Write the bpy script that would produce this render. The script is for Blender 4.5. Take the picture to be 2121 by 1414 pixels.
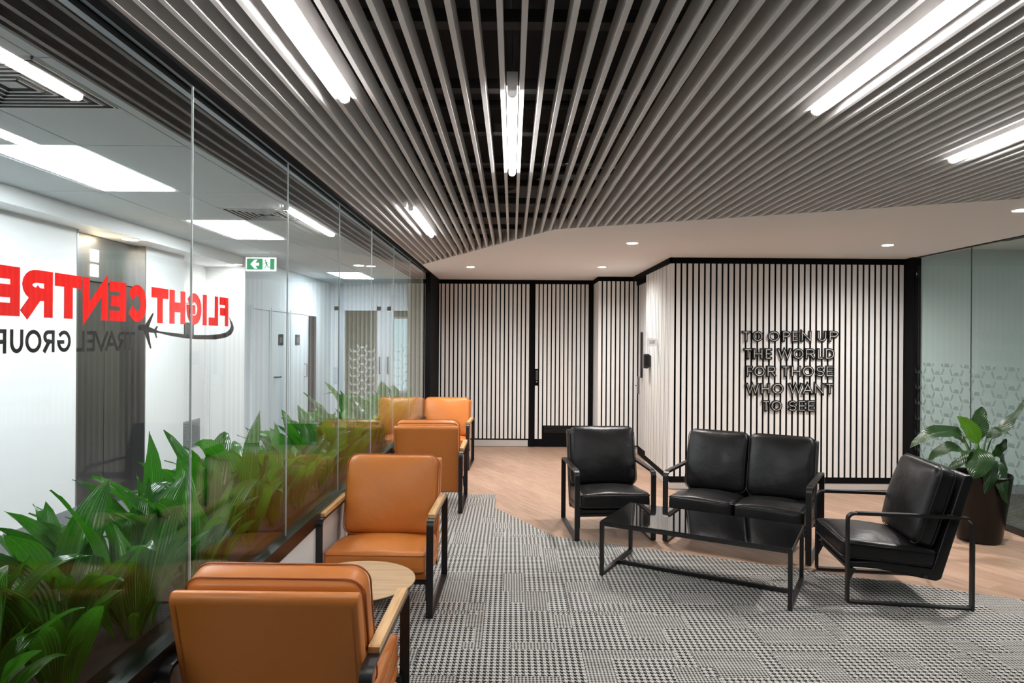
import bpy, bmesh, math, random
from mathutils import Vector, Matrix

random.seed(7)
scene = bpy.context.scene
for o in list(bpy.data.objects):
    bpy.data.objects.remove(o, do_unlink=True)
C = scene.collection
PI = math.pi

# ------------------------------------------------------------------ camera
F = 1400.0            # focal length in pixels of the 2121 x 1414 frame
H = 1.60              # eye height
CX, CY = 1060.5, 704.0
ROLL = math.radians(0.4)
cam_d = bpy.data.cameras.new('camera')
cam_d.sensor_width = 36.0
cam_d.lens = F / 2121.0 * 36.0
cam_d.shift_y = -3.0 / 2121.0
cam_d.clip_start = 0.05
cam = bpy.data.objects.new('camera', cam_d)
C.objects.link(cam)
cam.location = (0, 0, H)
cam.rotation_euler = (PI / 2, -ROLL, 0)
scene.camera = cam

# ------------------------------------------------------------------ world, exposure
world = bpy.data.worlds.new('world')
scene.world = world
world.use_nodes = True
bg = world.node_tree.nodes['Background']
bg.inputs['Color'].default_value = (0.70, 0.93, 1.0, 1)
bg.inputs['Strength'].default_value = 0.42
vs = scene.view_settings
vs.view_transform = 'Standard'
vs.look = 'None'
vs.gamma = 1.0
vs.use_curve_mapping = False
vs.exposure = 1.3

E_LINEAR = 28.0       # radiance of the linear lamps between the slats
E_PANEL = 13.5        # corridor troffers
W_SPOT = 72.0         # watts of each recessed downlight
CEIL = 2.507
SLAT_Z = 2.507

# ------------------------------------------------------------------ pixel helpers
def rect(u, v):
    du, dv = u - CX, v - CY
    c, s = math.cos(ROLL), math.sin(ROLL)
    return du * c + dv * s, dv * c - du * s
def at_y(u, v, y):                       # point of a pixel on the plane y = const
    a, b = rect(u, v)
    return Vector((a / F * y, y, H - b / F * y))
def at_x(u, v, x):                       # on the plane x = const
    a, b = rect(u, v)
    y = x * F / a
    return Vector((x, y, H - b / F * y))
def at_z(u, v, z=0.0):                   # on the plane z = const
    a, b = rect(u, v)
    y = (H - z) * F / b
    return Vector((a / F * y, y, z))

# ------------------------------------------------------------------ materials
MATS = {}
def mat(name, col, rough=0.5, metal=0.0, emit=None, spec=0.5, coat=0.0):
    m = bpy.data.materials.new(name)
    m.use_nodes = True
    b = m.node_tree.nodes['Principled BSDF']
    b.inputs['Base Color'].default_value = (*col, 1)
    b.inputs['Roughness'].default_value = rough
    b.inputs['Metallic'].default_value = metal
    b.inputs['Specular IOR Level'].default_value = spec
    b.inputs['Coat Weight'].default_value = coat
    if emit:
        b.inputs['Emission Color'].default_value = (*emit[0], 1)
        b.inputs['Emission Strength'].default_value = emit[1]
    MATS[name] = m
    return m
def nodes(m):
    return m.node_tree.nodes, m.node_tree.links, m.node_tree.nodes['Principled BSDF']
def math_node(nt, op, a, b=None, c=None):
    n = nt.nodes.new('ShaderNodeMath'); n.operation = op
    for i, x in enumerate((a, b, c)):
        if x is None: continue
        if isinstance(x, (int, float)): n.inputs[i].default_value = x
        else: nt.links.new(x, n.inputs[i])
    return n.outputs[0]
def add_bump(m, scale, strength, dist=0.002, detail=4, coord='Object', stretch=None):
    N, L, b = nodes(m)
    tc = N.new('ShaderNodeTexCoord')
    src = tc.outputs[coord]
    if stretch:
        mp = N.new('ShaderNodeMapping'); mp.inputs['Scale'].default_value = stretch
        L.new(src, mp.inputs['Vector']); src = mp.outputs[0]
    n = N.new('ShaderNodeTexNoise'); n.inputs['Scale'].default_value = scale; n.inputs['Detail'].default_value = detail
    L.new(src, n.inputs['Vector'])
    bp = N.new('ShaderNodeBump'); bp.inputs['Strength'].default_value = strength; bp.inputs['Distance'].default_value = dist
    L.new(n.outputs['Fac'], bp.inputs['Height'])
    L.new(bp.outputs[0], b.inputs['Normal'])
    return n
def vary(m, c1, c2, scale, stretch=(1, 1, 1), coord='Object', detail=6, lo=0.35, hi=0.65):
    N, L, b = nodes(m)
    tc = N.new('ShaderNodeTexCoord'); mp = N.new('ShaderNodeMapping')
    mp.inputs['Scale'].default_value = stretch
    L.new(tc.outputs[coord], mp.inputs['Vector'])
    n = N.new('ShaderNodeTexNoise'); n.inputs['Scale'].default_value = scale; n.inputs['Detail'].default_value = detail
    L.new(mp.outputs[0], n.inputs['Vector'])
    r = N.new('ShaderNodeValToRGB')
    r.color_ramp.elements[0].position = lo; r.color_ramp.elements[0].color = (*c1, 1)
    r.color_ramp.elements[1].position = hi; r.color_ramp.elements[1].color = (*c2, 1)
    L.new(n.outputs['Fac'], r.inputs[0]); L.new(r.outputs[0], b.inputs['Base Color'])
    return mp

mat('white_slat', (0.77, 0.75, 0.735), 0.45)
mat('black_panel', (0.0045, 0.0045, 0.005), 0.8, spec=0.08)
mat('plaster', (0.74, 0.72, 0.70), 0.75); add_bump(MATS['plaster'], 60, 0.05)
mat('plaster_ceiling', (0.86, 0.84, 0.825), 0.8)
mat('wall_white', (0.84, 0.85, 0.85), 0.6)
mat('wall_cool', (0.70, 0.75, 0.80), 0.5)
mat('slat_grey', (0.72, 0.695, 0.685), 0.55)
mat('deck_black', (0.018, 0.016, 0.016), 0.9)
mat('batten_grey', (0.05, 0.045, 0.044), 0.8)
mat('slat_brown', (0.055, 0.042, 0.034), 0.5); vary(MATS['slat_brown'], (0.060, 0.044, 0.034), (0.125, 0.098, 0.080), 25, (12, 0.6, 12))
mat('steel', (0.42, 0.42, 0.42), 0.28, metal=1.0)
mat('steel_dark', (0.22, 0.215, 0.21), 0.32, metal=1.0); add_bump(MATS['steel_dark'], 40, 0.05, stretch=(30, 30, 0.5))
mat('alu', (0.42, 0.47, 0.53), 0.3)  # blue-grey reflection of the corridor lights put into the base colour
mat('chrome', (0.7, 0.7, 0.7), 0.15, metal=1.0)
mat('skirting_white', (0.50, 0.475, 0.45), 0.4)
mat('skirting_grey', (0.26, 0.27, 0.28), 0.5)
mat('tile_white', (0.60, 0.645, 0.66), 0.85)
N_, L_, b_ = nodes(MATS['tile_white'])
_v = add_bump(MATS['tile_white'], 180, 0.15, 0.003)
mat('tbar', (0.30, 0.31, 0.32), 0.5)
mat('rail_black', (0.006, 0.006, 0.0065), 0.3, spec=0.3)
mat('frame_black', (0.010, 0.010, 0.011), 0.35)
mat('leather_tan', (0.55, 0.172, 0.027), 0.42)
add_bump(MATS['leather_tan'], 9, 0.22, 0.02, 3)
mat('stitch_tan', (0.42, 0.11, 0.022), 0.5)
mat('leather_black', (0.0058, 0.0055, 0.0062), 0.38, spec=0.34)
add_bump(MATS['leather_black'], 9, 0.28, 0.02, 3)
mat('piping_black', (0.009, 0.009, 0.010), 0.4)
mat('oak', (0.62, 0.38, 0.17), 0.4); vary(MATS['oak'], (0.54, 0.30, 0.115), (0.74, 0.48, 0.22), 5, (9, 0.7, 9))
mat('oak_top', (0.62, 0.42, 0.24), 0.4); vary(MATS['oak_top'], (0.44, 0.28, 0.15), (0.54, 0.365, 0.21), 4, (1.2, 9, 8))
mat('table_glass', (0.004, 0.004, 0.0045), 0.03, spec=0.6, coat=0.5)
mat('soil', (0.02, 0.014, 0.01), 0.95)
mat('trough', (0.05, 0.05, 0.05), 0.5)
mat('pot_brown', (0.0045, 0.0028, 0.0025), 0.3, spec=0.3)
mat('red_vinyl', (0.92, 0.006, 0.003), 0.6, spec=0.2)
mat('black_vinyl', (0.004, 0.004, 0.004), 0.5)
mat('inline_grey', (0.62, 0.60, 0.58), 0.4)
mat('letter_black', (0.006, 0.006, 0.006), 0.4)
mat('sign_green', (0.0, 0.24, 0.095), 0.4, emit=((0.0, 0.36, 0.15), 0.22))
mat('sign_white', (0.9, 1.0, 0.97), 0.4, emit=((0.85, 1.0, 0.95), 0.55))
mat('white_plastic', (0.8, 0.8, 0.8), 0.4)
mat('plaque', (0.035, 0.032, 0.030), 0.5)
mat('silicone', (0.62, 0.66, 0.66), 0.25)
mat('vent_grey', (0.30, 0.32, 0.33), 0.5)
mat('dark_void', (0.012, 0.012, 0.014), 0.9)
mat('lamp_linear', (1, 1, 1), 0.5, emit=((1.0, 0.98, 0.96), E_LINEAR))
mat('lamp_panel', (1, 1, 1), 0.5, emit=((0.88, 0.965, 1.0), E_PANEL))
mat('lamp_down', (1, 1, 1), 0.5, emit=((1.0, 0.95, 0.88), 30.0))
mat('lamp_warm', (1, 1, 1), 0.5, emit=((1.0, 0.80, 0.52), 14.0))
mat('lamp_room', (1, 1, 1), 0.5, emit=((0.95, 1.0, 1.0), 11.0))
mat('mint_wall', (0.60, 0.67, 0.66), 0.7)
mat('olive_wall', (0.42, 0.42, 0.32), 0.7)
mat('film', (0.33, 0.41, 0.40), 0.8)
mat('film_white', (0.80, 0.84, 0.86), 0.7)
mat('yellow_green', (0.30, 0.32, 0.03), 0.45)

def glass_mat(name, tint, ior=1.5):
    m = bpy.data.materials.new(name); m.use_nodes = True
    nt = m.node_tree; nt.nodes.clear()
    out = nt.nodes.new('ShaderNodeOutputMaterial')
    mix = nt.nodes.new('ShaderNodeMixShader')
    tr = nt.nodes.new('ShaderNodeBsdfTransparent'); tr.inputs[0].default_value = (*tint, 1)
    gl = nt.nodes.new('ShaderNodeBsdfGlossy'); gl.inputs['Roughness'].default_value = 0.0
    gl.inputs['Color'].default_value = (1, 1, 1, 1)
    fr = nt.nodes.new('ShaderNodeFresnel')
    geo = nt.nodes.new('ShaderNodeNewGeometry')          # the back faces of the pane reflect like the front ones
    io = math_node(nt, 'ADD', math_node(nt, 'MULTIPLY', geo.outputs['Backfacing'], 1.0 / ior - ior), ior)
    nt.links.new(io, fr.inputs['IOR'])
    nt.links.new(fr.outputs[0], mix.inputs[0]); nt.links.new(tr.outputs[0], mix.inputs[1])
    nt.links.new(gl.outputs[0], mix.inputs[2]); nt.links.new(mix.outputs[0], out.inputs['Surface'])
    MATS[name] = m
glass_mat('glass', (0.985, 0.995, 0.99), 1.18)
glass_mat('glass_green', (0.93, 0.965, 0.955), 1.2)

def film_mat(name, col, alpha):
    m = mat(name, col, 1.0, spec=0.0)
    m.node_tree.nodes['Principled BSDF'].inputs['Alpha'].default_value = alpha
film_mat('film_pattern', (0.075, 0.095, 0.095), 0.42)
film_mat('film_pattern_white', (0.78, 0.82, 0.84), 0.75)

# houndstooth carpet: two weave scales in random rectangles of every tile
def carpet():
    m = mat('carpet_houndstooth', (0.3, 0.3, 0.3), 0.95, spec=0.1)
    nt = m.node_tree; N, L, b = nodes(m)
    geo = N.new('ShaderNodeNewGeometry')
    oi = N.new('ShaderNodeObjectInfo')
    sep = N.new('ShaderNodeSeparateXYZ'); L.new(geo.outputs['Position'], sep.inputs[0])
    x = math_node(nt, 'ADD', sep.outputs[0], 20.0); y = math_node(nt, 'ADD', sep.outputs[1], 20.0)
    # wobble so that threads look woven
    nz = N.new('ShaderNodeTexNoise'); nz.inputs['Scale'].default_value = 260; nz.inputs['Detail'].default_value = 2
    L.new(geo.outputs['Position'], nz.inputs['Vector'])
    wob = math_node(nt, 'MULTIPLY', math_node(nt, 'SUBTRACT', nz.outputs['Fac'], 0.5), 0.004)
    def hound(p):
        k = 8.0 / p
        i = math_node(nt, 'FLOOR', math_node(nt, 'MULTIPLY', math_node(nt, 'ADD', x, wob), k))
        j = math_node(nt, 'FLOOR', math_node(nt, 'MULTIPLY', math_node(nt, 'ADD', y, wob), k))
        tw = math_node(nt, 'LESS_THAN', math_node(nt, 'MODULO', math_node(nt, 'ADD', i, j), 4.0), 1.5)
        wx = math_node(nt, 'LESS_THAN', math_node(nt, 'MODULO', i, 8.0), 3.5)
        wy = math_node(nt, 'LESS_THAN', math_node(nt, 'MODULO', j, 8.0), 3.5)
        a = math_node(nt, 'MULTIPLY', tw, wx)
        c = math_node(nt, 'MULTIPLY', math_node(nt, 'SUBTRACT', 1.0, tw), wy)
        return math_node(nt, 'ADD', a, c)
    big, small = hound(0.031), hound(0.0172)
    # rectangles
    def cell(sx, sy, ox, oy, thr):
        i = math_node(nt, 'FLOOR', math_node(nt, 'DIVIDE', math_node(nt, 'ADD', x, ox), sx))
        j = math_node(nt, 'FLOOR', math_node(nt, 'DIVIDE', math_node(nt, 'ADD', y, oy), sy))
        cb = N.new('ShaderNodeCombineXYZ'); L.new(i, cb.inputs[0]); L.new(j, cb.inputs[1])
        L.new(oi.outputs['Random'], cb.inputs[2])
        wn = N.new('ShaderNodeTexWhiteNoise'); wn.noise_dimensions = '3D'; L.new(cb.outputs[0], wn.inputs['Vector'])
        return math_node(nt, 'LESS_THAN', wn.outputs['Value'], thr)
    m1 = cell(0.25, 0.18, 0.0, 0.0, 0.20); m2 = cell(0.14, 0.33, 0.07, 0.11, 0.12)
    msk = math_node(nt, 'MAXIMUM', m1, m2)
    mx = N.new('ShaderNodeMix'); mx.data_type = 'FLOAT'
    L.new(msk, mx.inputs['Factor']); L.new(big, mx.inputs['A']); L.new(small, mx.inputs['B'])
    n2 = N.new('ShaderNodeTexNoise'); n2.inputs['Scale'].default_value = 500; L.new(geo.outputs['Position'], n2.inputs['Vector'])
    ramp = N.new('ShaderNodeMix'); ramp.data_type = 'RGBA'
    L.new(mx.outputs[0], ramp.inputs['Factor'])
    ramp.inputs['A'].default_value = (0.68, 0.66, 0.62, 1); ramp.inputs['B'].default_value = (0.030, 0.028, 0.030, 1)
    mul = N.new('ShaderNodeMix'); mul.data_type = 'RGBA'; mul.blend_type = 'MULTIPLY'; mul.inputs['Factor'].default_value = 0.35
    L.new(ramp.outputs['Result'], mul.inputs['A']); L.new(n2.outputs['Fac'], mul.inputs['B'])
    L.new(mul.outputs['Result'], b.inputs['Base Color'])
    bp = N.new('ShaderNodeBump'); bp.inputs['Strength'].default_value = 0.4; bp.inputs['Distance'].default_value = 0.002
    L.new(n2.outputs['Fac'], bp.inputs['Height']); L.new(bp.outputs[0], b.inputs['Normal'])
carpet()

def vinyl():
    m = mat('vinyl_wood', (0.45, 0.28, 0.19), 0.42, spec=0.4)
    nt = m.node_tree; N, L, b = nodes(m)
    geo = N.new('ShaderNodeNewGeometry')
    mp = N.new('ShaderNodeMapping'); mp.vector_type = 'POINT'
    mp.inputs['Rotation'].default_value = (0, 0, math.radians(61.6))
    L.new(geo.outputs['Position'], mp.inputs['Vector'])
    br = N.new('ShaderNodeTexBrick')
    br.offset = 0.37; br.inputs['Scale'].default_value = 1.0
    br.inputs['Brick Width'].default_value = 1.2; br.inputs['Row Height'].default_value = 0.18
    br.inputs['Mortar Size'].default_value = 0.0012; br.inputs['Bias'].default_value = 0.0
    br.inputs['Color1'].default_value = (0.40, 0.255, 0.178, 1); br.inputs['Color2'].default_value = (0.48, 0.32, 0.23, 1)
    br.inputs['Mortar'].default_value = (0.31, 0.195, 0.13, 1)
    L.new(mp.outputs[0], br.inputs['Vector'])
    m2 = N.new('ShaderNodeMapping'); m2.inputs['Scale'].default_value = (1.6, 16, 1)
    L.new(mp.outputs[0], m2.inputs['Vector'])
    n = N.new('ShaderNodeTexNoise'); n.inputs['Scale'].default_value = 2.0; n.inputs['Detail'].default_value = 8
    n.inputs['Roughness'].default_value = 0.65
    L.new(m2.outputs[0], n.inputs['Vector'])
    r = N.new('ShaderNodeValToRGB')
    r.color_ramp.elements[0].position = 0.3; r.color_ramp.elements[0].color = (0.62, 0.58, 0.56, 1)
    r.color_ramp.elements[1].position = 0.62; r.color_ramp.elements[1].color = (1, 1, 1, 1)
    L.new(n.outputs['Fac'], r.inputs[0])
    mul = N.new('ShaderNodeMix'); mul.data_type = 'RGBA'; mul.blend_type = 'MULTIPLY'; mul.inputs['Factor'].default_value = 0.85
    L.new(br.outputs['Color'], mul.inputs['A']); L.new(r.outputs[0], mul.inputs['B'])
    L.new(mul.outputs['Result'], b.inputs['Base Color'])
vinyl()
mat('carpet_grey', (0.16, 0.16, 0.17), 0.95, spec=0.1)
vary(MATS['carpet_grey'], (0.075, 0.075, 0.08), (0.19, 0.19, 0.20), 14, (14, 1.5, 1), detail=8)
mat('carpet_dark', (0.06, 0.06, 0.055), 0.95, spec=0.1)
vary(MATS['carpet_dark'], (0.02, 0.02, 0.02), (0.14, 0.14, 0.12), 6, (2, 16, 1), detail=8)

def leaf_mat(name, c1, c2, rough, stripes, veins=False):
    m = mat(name, c1, rough, spec=0.5)
    nt = m.node_tree; N, L, b = nodes(m)
    uv = N.new('ShaderNodeUVMap'); sep = N.new('ShaderNodeSeparateXYZ'); L.new(uv.outputs[0], sep.inputs[0])
    s = sep.outputs[0]
    if veins:   # feathered side veins
        a = math_node(nt, 'ABSOLUTE', math_node(nt, 'SUBTRACT', s, 0.5))
        ph = math_node(nt, 'ADD', math_node(nt, 'MULTIPLY', sep.outputs[1], stripes), math_node(nt, 'MULTIPLY', a, -stripes * 0.55))
    else:
        ph = math_node(nt, 'MULTIPLY', s, stripes)
    w = math_node(nt, 'SINE', math_node(nt, 'MULTIPLY', ph, 2 * PI))
    mid = math_node(nt, 'LESS_THAN', math_node(nt, 'ABSOLUTE', math_node(nt, 'SUBTRACT', s, 0.5)), 0.025)
    oi = N.new('ShaderNodeObjectInfo')
    mx = N.new('ShaderNodeMix'); mx.data_type = 'RGBA'
    f = math_node(nt, 'ADD', math_node(nt, 'MULTIPLY', w, 0.12), math_node(nt, 'MULTIPLY', oi.outputs['Random'], 0.85))
    L.new(f, mx.inputs['Factor']); mx.inputs['A'].default_value = (*c1, 1); mx.inputs['B'].default_value = (*c2, 1)
    m3 = N.new('ShaderNodeMix'); m3.data_type = 'RGBA'
    L.new(math_node(nt, 'MULTIPLY', mid, 0.5), m3.inputs['Factor']); L.new(mx.outputs['Result'], m3.inputs['A'])
    m3.inputs['B'].default_value = (c2[0] * 2.2, c2[1] * 1.6, c2[2] * 2.2, 1)
    L.new(m3.outputs['Result'], b.inputs['Base Color'])
    bp = N.new('ShaderNodeBump'); bp.inputs['Strength'].default_value = 0.55; bp.inputs['Distance'].default_value = 0.003
    L.new(w, bp.inputs['Height']); L.new(bp.outputs[0], b.inputs['Normal'])
    # light through the blade
    tr = N.new('ShaderNodeBsdfTranslucent'); tr.inputs[0].default_value = (c2[0] * 1.6, c2[1] * 1.8, c2[2], 1)
    ms = N.new('ShaderNodeMixShader'); ms.inputs[0].default_value = 0.22
    out = N['Material Output']
    L.new(b.outputs[0], ms.inputs[1]); L.new(tr.outputs[0], ms.inputs[2]); L.new(ms.outputs[0], out.inputs['Surface'])
leaf_mat('leaf_green', (0.010, 0.062, 0.009), (0.055, 0.25, 0.020), 0.16, 9)
leaf_mat('leaf_pot', (0.007, 0.026, 0.007), (0.024, 0.066, 0.016), 0.28, 15, True)
leaf_mat('leaf_bright', (0.045, 0.14, 0.008), (0.07, 0.18, 0.012), 0.35, 15, True)
mat('stem_green', (0.05, 0.12, 0.025), 0.4)

# ------------------------------------------------------------------ mesh helpers
class MB:
    def __init__(self): self.v = []; self.f = []; self.uv = None
    def add(self, vs, fs):
        o = len(self.v); self.v += [tuple(p) for p in vs]; self.f += [tuple(i + o for i in f) for f in fs]; return self
    def box(self, x0, x1, y0, y1, z0, z1):
        if x0 > x1: x0, x1 = x1, x0
        if y0 > y1: y0, y1 = y1, y0
        if z0 > z1: z0, z1 = z1, z0
        return self.add([(x0,y0,z0),(x1,y0,z0),(x1,y1,z0),(x0,y1,z0),(x0,y0,z1),(x1,y0,z1),(x1,y1,z1),(x0,y1,z1)],
                        [(0,3,2,1),(4,5,6,7),(0,1,5,4),(1,2,6,5),(2,3,7,6),(3,0,4,7)])
    def prism(self, poly, fn, d0, d1):   # poly 2-D, fn(a, b, d) -> point
        n = len(poly)
        vs = [fn(a, b, d0) for a, b in poly] + [fn(a, b, d1) for a, b in poly]
        fs = [tuple(range(n - 1, -1, -1)), tuple(range(n, 2 * n))] + [(i, (i + 1) % n, n + (i + 1) % n, n + i) for i in range(n)]
        return self.add(vs, fs)
    def strip(self, A, B, fn, d0, d1):   # solid band between two matched 2-D polylines
        n = len(A)
        vs = []
        for d in (d0, d1):
            vs += [fn(a, b, d) for a, b in A] + [fn(a, b, d) for a, b in B]
        fs = []
        for i in range(n - 1):
            fs += [(i, i + 1, n + i + 1, n + i), (2*n + i, 3*n + i, 3*n + i + 1, 2*n + i + 1),
                   (i, 2*n + i, 2*n + i + 1, i + 1), (n + i, n + i + 1, 3*n + i + 1, 3*n + i)]
        fs += [(0, n, 3*n, 2*n), (n - 1, 3*n - 1, 4*n - 1, 2*n - 1)]
        return self.add(vs, fs)
    def tube(self, path, r, n=8, closed=False):
        P = [Vector(p) for p in path]; m = len(P); vs = []; fs = []
        up = Vector((0.13, 0.31, 0.94)).normalized()
        for i, p in enumerate(P):
            if closed: t = P[(i + 1) % m] - P[i - 1]
            else: t = P[min(i + 1, m - 1)] - P[max(i - 1, 0)]
            t.normalize()
            a = t.cross(up)
            if a.length < 1e-3: a = t.cross(Vector((1, 0, 0)))
            a.normalize(); b = t.cross(a)
            rr = r[i] if isinstance(r, (list, tuple)) else r
            for k in range(n):
                q = 2 * PI * k / n
                vs.append(p + a * math.cos(q) * rr + b * math.sin(q) * rr)
        for i in range(m if closed else m - 1):
            for k in range(n):
                j = (i + 1) % m
                fs.append((i*n + k, i*n + (k+1) % n, j*n + (k+1) % n, j*n + k))
        if not closed:
            fs += [tuple(range(n - 1, -1, -1)), tuple((m-1)*n + k for k in range(n))]
        return self.add(vs, fs)
    def lathe(self, prof, n=40, c=(0, 0, 0)):
        vs = []; fs = []
        for r, z in prof:
            for k in range(n):
                q = 2 * PI * k / n
                vs.append((c[0] + r * math.cos(q), c[1] + r * math.sin(q), c[2] + z))
        m = len(prof)
        for i in range(m - 1):
            for k in range(n):
                fs.append((i*n + k, i*n + (k+1) % n, (i+1)*n + (k+1) % n, (i+1)*n + k))
        fs += [tuple(range(n - 1, -1, -1)), tuple((m-1)*n + k for k in range(n))]
        return self.add(vs, fs)
    def mesh(self, name, m, smooth=False):
        me = bpy.data.meshes.new(name)
        me.from_pydata(self.v, [], self.f)
        bm = bmesh.new(); bm.from_mesh(me); bmesh.ops.recalc_face_normals(bm, faces=bm.faces)
        if smooth:
            for f in bm.faces: f.smooth = True
            for e in bm.edges:
                if len(e.link_faces) == 2 and e.calc_face_angle() > math.radians(smooth if smooth is not True else 40): e.smooth = False
        bm.to_mesh(me); bm.free()
        me.materials.append(MATS[m])
        return me
    def build(self, name, m, parent=None, smooth=False):
        return obj(name, self.mesh(name, m, smooth), parent)

def obj(name, me, parent=None, loc=None):
    o = bpy.data.objects.new(name, me); C.objects.link(o)
    if parent: o.parent = parent
    if loc is not None: o.location = loc
    return o
def tag(o, label, cat, group=None):
    o['label'] = label; o['category'] = cat
    if group: o['group'] = group
    return o
def struct(o, label=None):
    o['kind'] = 'structure'
    if label: o['label'] = label
    return o
def thing(name, label, cat, loc=(0, 0, 0), rz=0.0, group=None):
    o = bpy.data.objects.new(name, None); C.objects.link(o)
    o.empty_display_size = 0.1; o.location = loc; o.rotation_euler = (0, 0, rz)
    return tag(o, label, cat, group)
def box(name, m, x0, x1, y0, y1, z0, z1, parent=None):
    return MB().box(x0, x1, y0, y1, z0, z1).build(name, m, parent)
def dup(root, loc, rz, label):
    r = root.copy(); C.objects.link(r); r.location = loc; r.rotation_euler = (0, 0, rz); r['label'] = label
    for ch in list(root.children):
        c = ch.copy(); C.objects.link(c); c.parent = r
        for g in list(ch.children):
            d = g.copy(); C.objects.link(d); d.parent = c
    return r

# ================================================================== SETTING
GX = -1.14            # plane of the glass partition
RX = 4.28             # plane of the right-hand glass wall
BY = 10.18            # back wall
TY = 7.33             # wall with the slogan
NEAR = -2.6           # room goes on behind the camera
# edge between slat ceiling / plaster and carpet / timber floor: the same bent line
BX, BYY = 0.348, 5.53
S1, S2 = -1.851, -0.457
def edge_y(x):
    return BYY + (x - BX) * (S1 if x < BX else S2)

# ---- floors
# (the timber floor is the base, the carpet tiles lie on it)
fl = struct(box('floor', 'vinyl_wood', -1.2, RX + 0.02, NEAR, BY + 0.1, -0.06, -0.006))
car = struct(box('floor_carpet', 'deck_black', -1.11, RX - 0.03, NEAR + 0.02, 3.6, -0.0055, -0.0045))
# carpet tiles, cut along the bent edge
def clip_tile(x0, x1, y0, y1):
    poly = [(x0, y0), (x1, y0), (x1, y1), (x0, y1)]
    out = []
    g = lambda p: edge_y_side(p, x0)
    for i in range(4):
        a, b = poly[i], poly[(i + 1) % 4]
        da, db = g(a), g(b)
        if da <= 0: out.append(a)
        if (da < 0) != (db < 0):
            t = da / (da - db); out.append((a[0] + (b[0] - a[0]) * t, a[1] + (b[1] - a[1]) * t))
    return out
def edge_y_side(p, x0):
    s = S1 if x0 < BX - 1e-6 else S2
    return p[1] - (BYY + (p[0] - BX) * s)
xs = [BX + 0.5 * k for k in range(-3, 9)]
full = {}
for xi in range(len(xs) - 1):
    x0, x1 = max(xs[xi], -1.115), min(xs[xi + 1], RX - 0.03)
    if x1 - x0 < 0.02: continue
    for k in range(-5, 18):
        y0, y1 = 0.5 * k, 0.5 * k + 0.5
        p = clip_tile(x0, x1, y0, y1)
        if len(p) < 3: continue
        cx, cy = x0, y0
        g = 0.0008
        if len(p) == 4 and abs(p[2][1] - y1) < 1e-6 and abs(p[3][1] - y1) < 1e-6:
            key = round(x1 - x0, 4)
            if key not in full:
                full[key] = MB().box(g, x1 - x0 - g, g, 0.5 - g, -0.006, 0.0).mesh('carpet_tile', 'carpet_houndstooth')
            obj('carpet_tile', full[key], car, (cx, cy, 0))
        else:
            o = MB().prism([(a - cx, b - cy) for a, b in p], lambda a, b, d: (a, b, d), -0.006, 0.0).build('carpet_tile', 'carpet_houndstooth', car)
            o.location = (cx, cy, 0)
cf = struct(box('floor_corridor', 'carpet_grey', -4.2, -1.2, NEAR, 16.6, -0.06, 0.0))
nf = struct(box('floor_meeting_room', 'carpet_dark', RX + 0.02, 8.0, NEAR, 7.3, -0.06, 0.0))

# ---- plaster ceiling with the bent edge, downlights cut later by their own trims
pc = MB()
ye = edge_y(RX + 0.1)
pc.prism([(-1.10, edge_y(-1.10)), (BX, BYY), (BX, BY + 0.1), (-1.10, BY + 0.1)], lambda a, b, d: (a, b, d), CEIL, 2.978)
pc.prism([(BX, BYY), (RX + 0.1, ye), (RX + 0.1, BY + 0.1), (BX, BY + 0.1)], lambda a, b, d: (a, b, d), CEIL, 2.978)
ceil = struct(pc.build('ceiling', 'plaster_ceiling'))
# black deck above the slats
deck = struct(MB().box(-1.3, RX + 0.12, NEAR, BY + 0.1, 2.98, 3.05).build('ceiling_deck', 'deck_black'))
struct(MB().box(-1.18, -1.10, NEAR, 8.3, CEIL + 0.005, 3.0).box(RX, RX + 0.1, NEAR, 6.0, CEIL, 3.0).build('trim_1', 'deck_black'))
P0 = 0.070; X0 = -0.0405; SW = 0.017; SD = 0.075; JY = 3.66
k0 = math.ceil((-1.095 - X0) / P0); k1 = math.floor((RX - 0.03 - X0) / P0)
near_me = MB().box(-SW/2, SW/2, NEAR + 0.02, JY - 0.001, SLAT_Z, SLAT_Z + SD).mesh('slat', 'slat_grey')
for k in range(k0, k1 + 1):
    x = X0 + k * P0
    obj('slat', near_me, deck, (x, 0, 0))
    ya, yb = edge_y(x - SW/2) - 0.004, edge_y(x + SW/2) - 0.004
    if min(ya, yb) > JY + 0.02:
        m = MB().prism([(-SW/2, JY + 0.001), (SW/2, JY + 0.001), (SW/2, yb), (-SW/2, ya)], lambda a, b, d: (a, b, d), SLAT_Z, SLAT_Z + SD)
        o = m.build('slat', 'slat_grey', deck); o.location = (x, 0, 0)
bat = MB().box(-1.09, RX - 0.02, -0.028, 0.028, SLAT_Z + SD, SLAT_Z + SD + 0.04).mesh('batten', 'batten_grey')
k = -4
while True:
    y = 2.115 + 0.555 * k
    if y > 8.2: break
    if y > NEAR + 0.1:
        xr = RX - 0.02
        if y > edge_y(xr):   # the batten stops at the plaster
            xr = BX + (y - BYY) / (S2 if y < BYY else S1)
            if xr > -1.0:
                box('batten', 'batten_grey', -1.09, xr - 0.02, y - 0.028, y + 0.028, SLAT_Z + SD, SLAT_Z + SD + 0.04, deck)
        else:
            obj('batten', bat, deck, (0, y, 0))
    k += 1
# tray conduits in the void
for y in (3.62, 5.05, 5.9):
    MB().tube([(-1.08, y, 2.86), (RX - 0.1 if y < 4 else BX + (y - BYY) / (S2 if y < BYY else S1) - 0.1, y, 2.86)], 0.022).build('conduit', 'batten_grey', deck)

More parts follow.
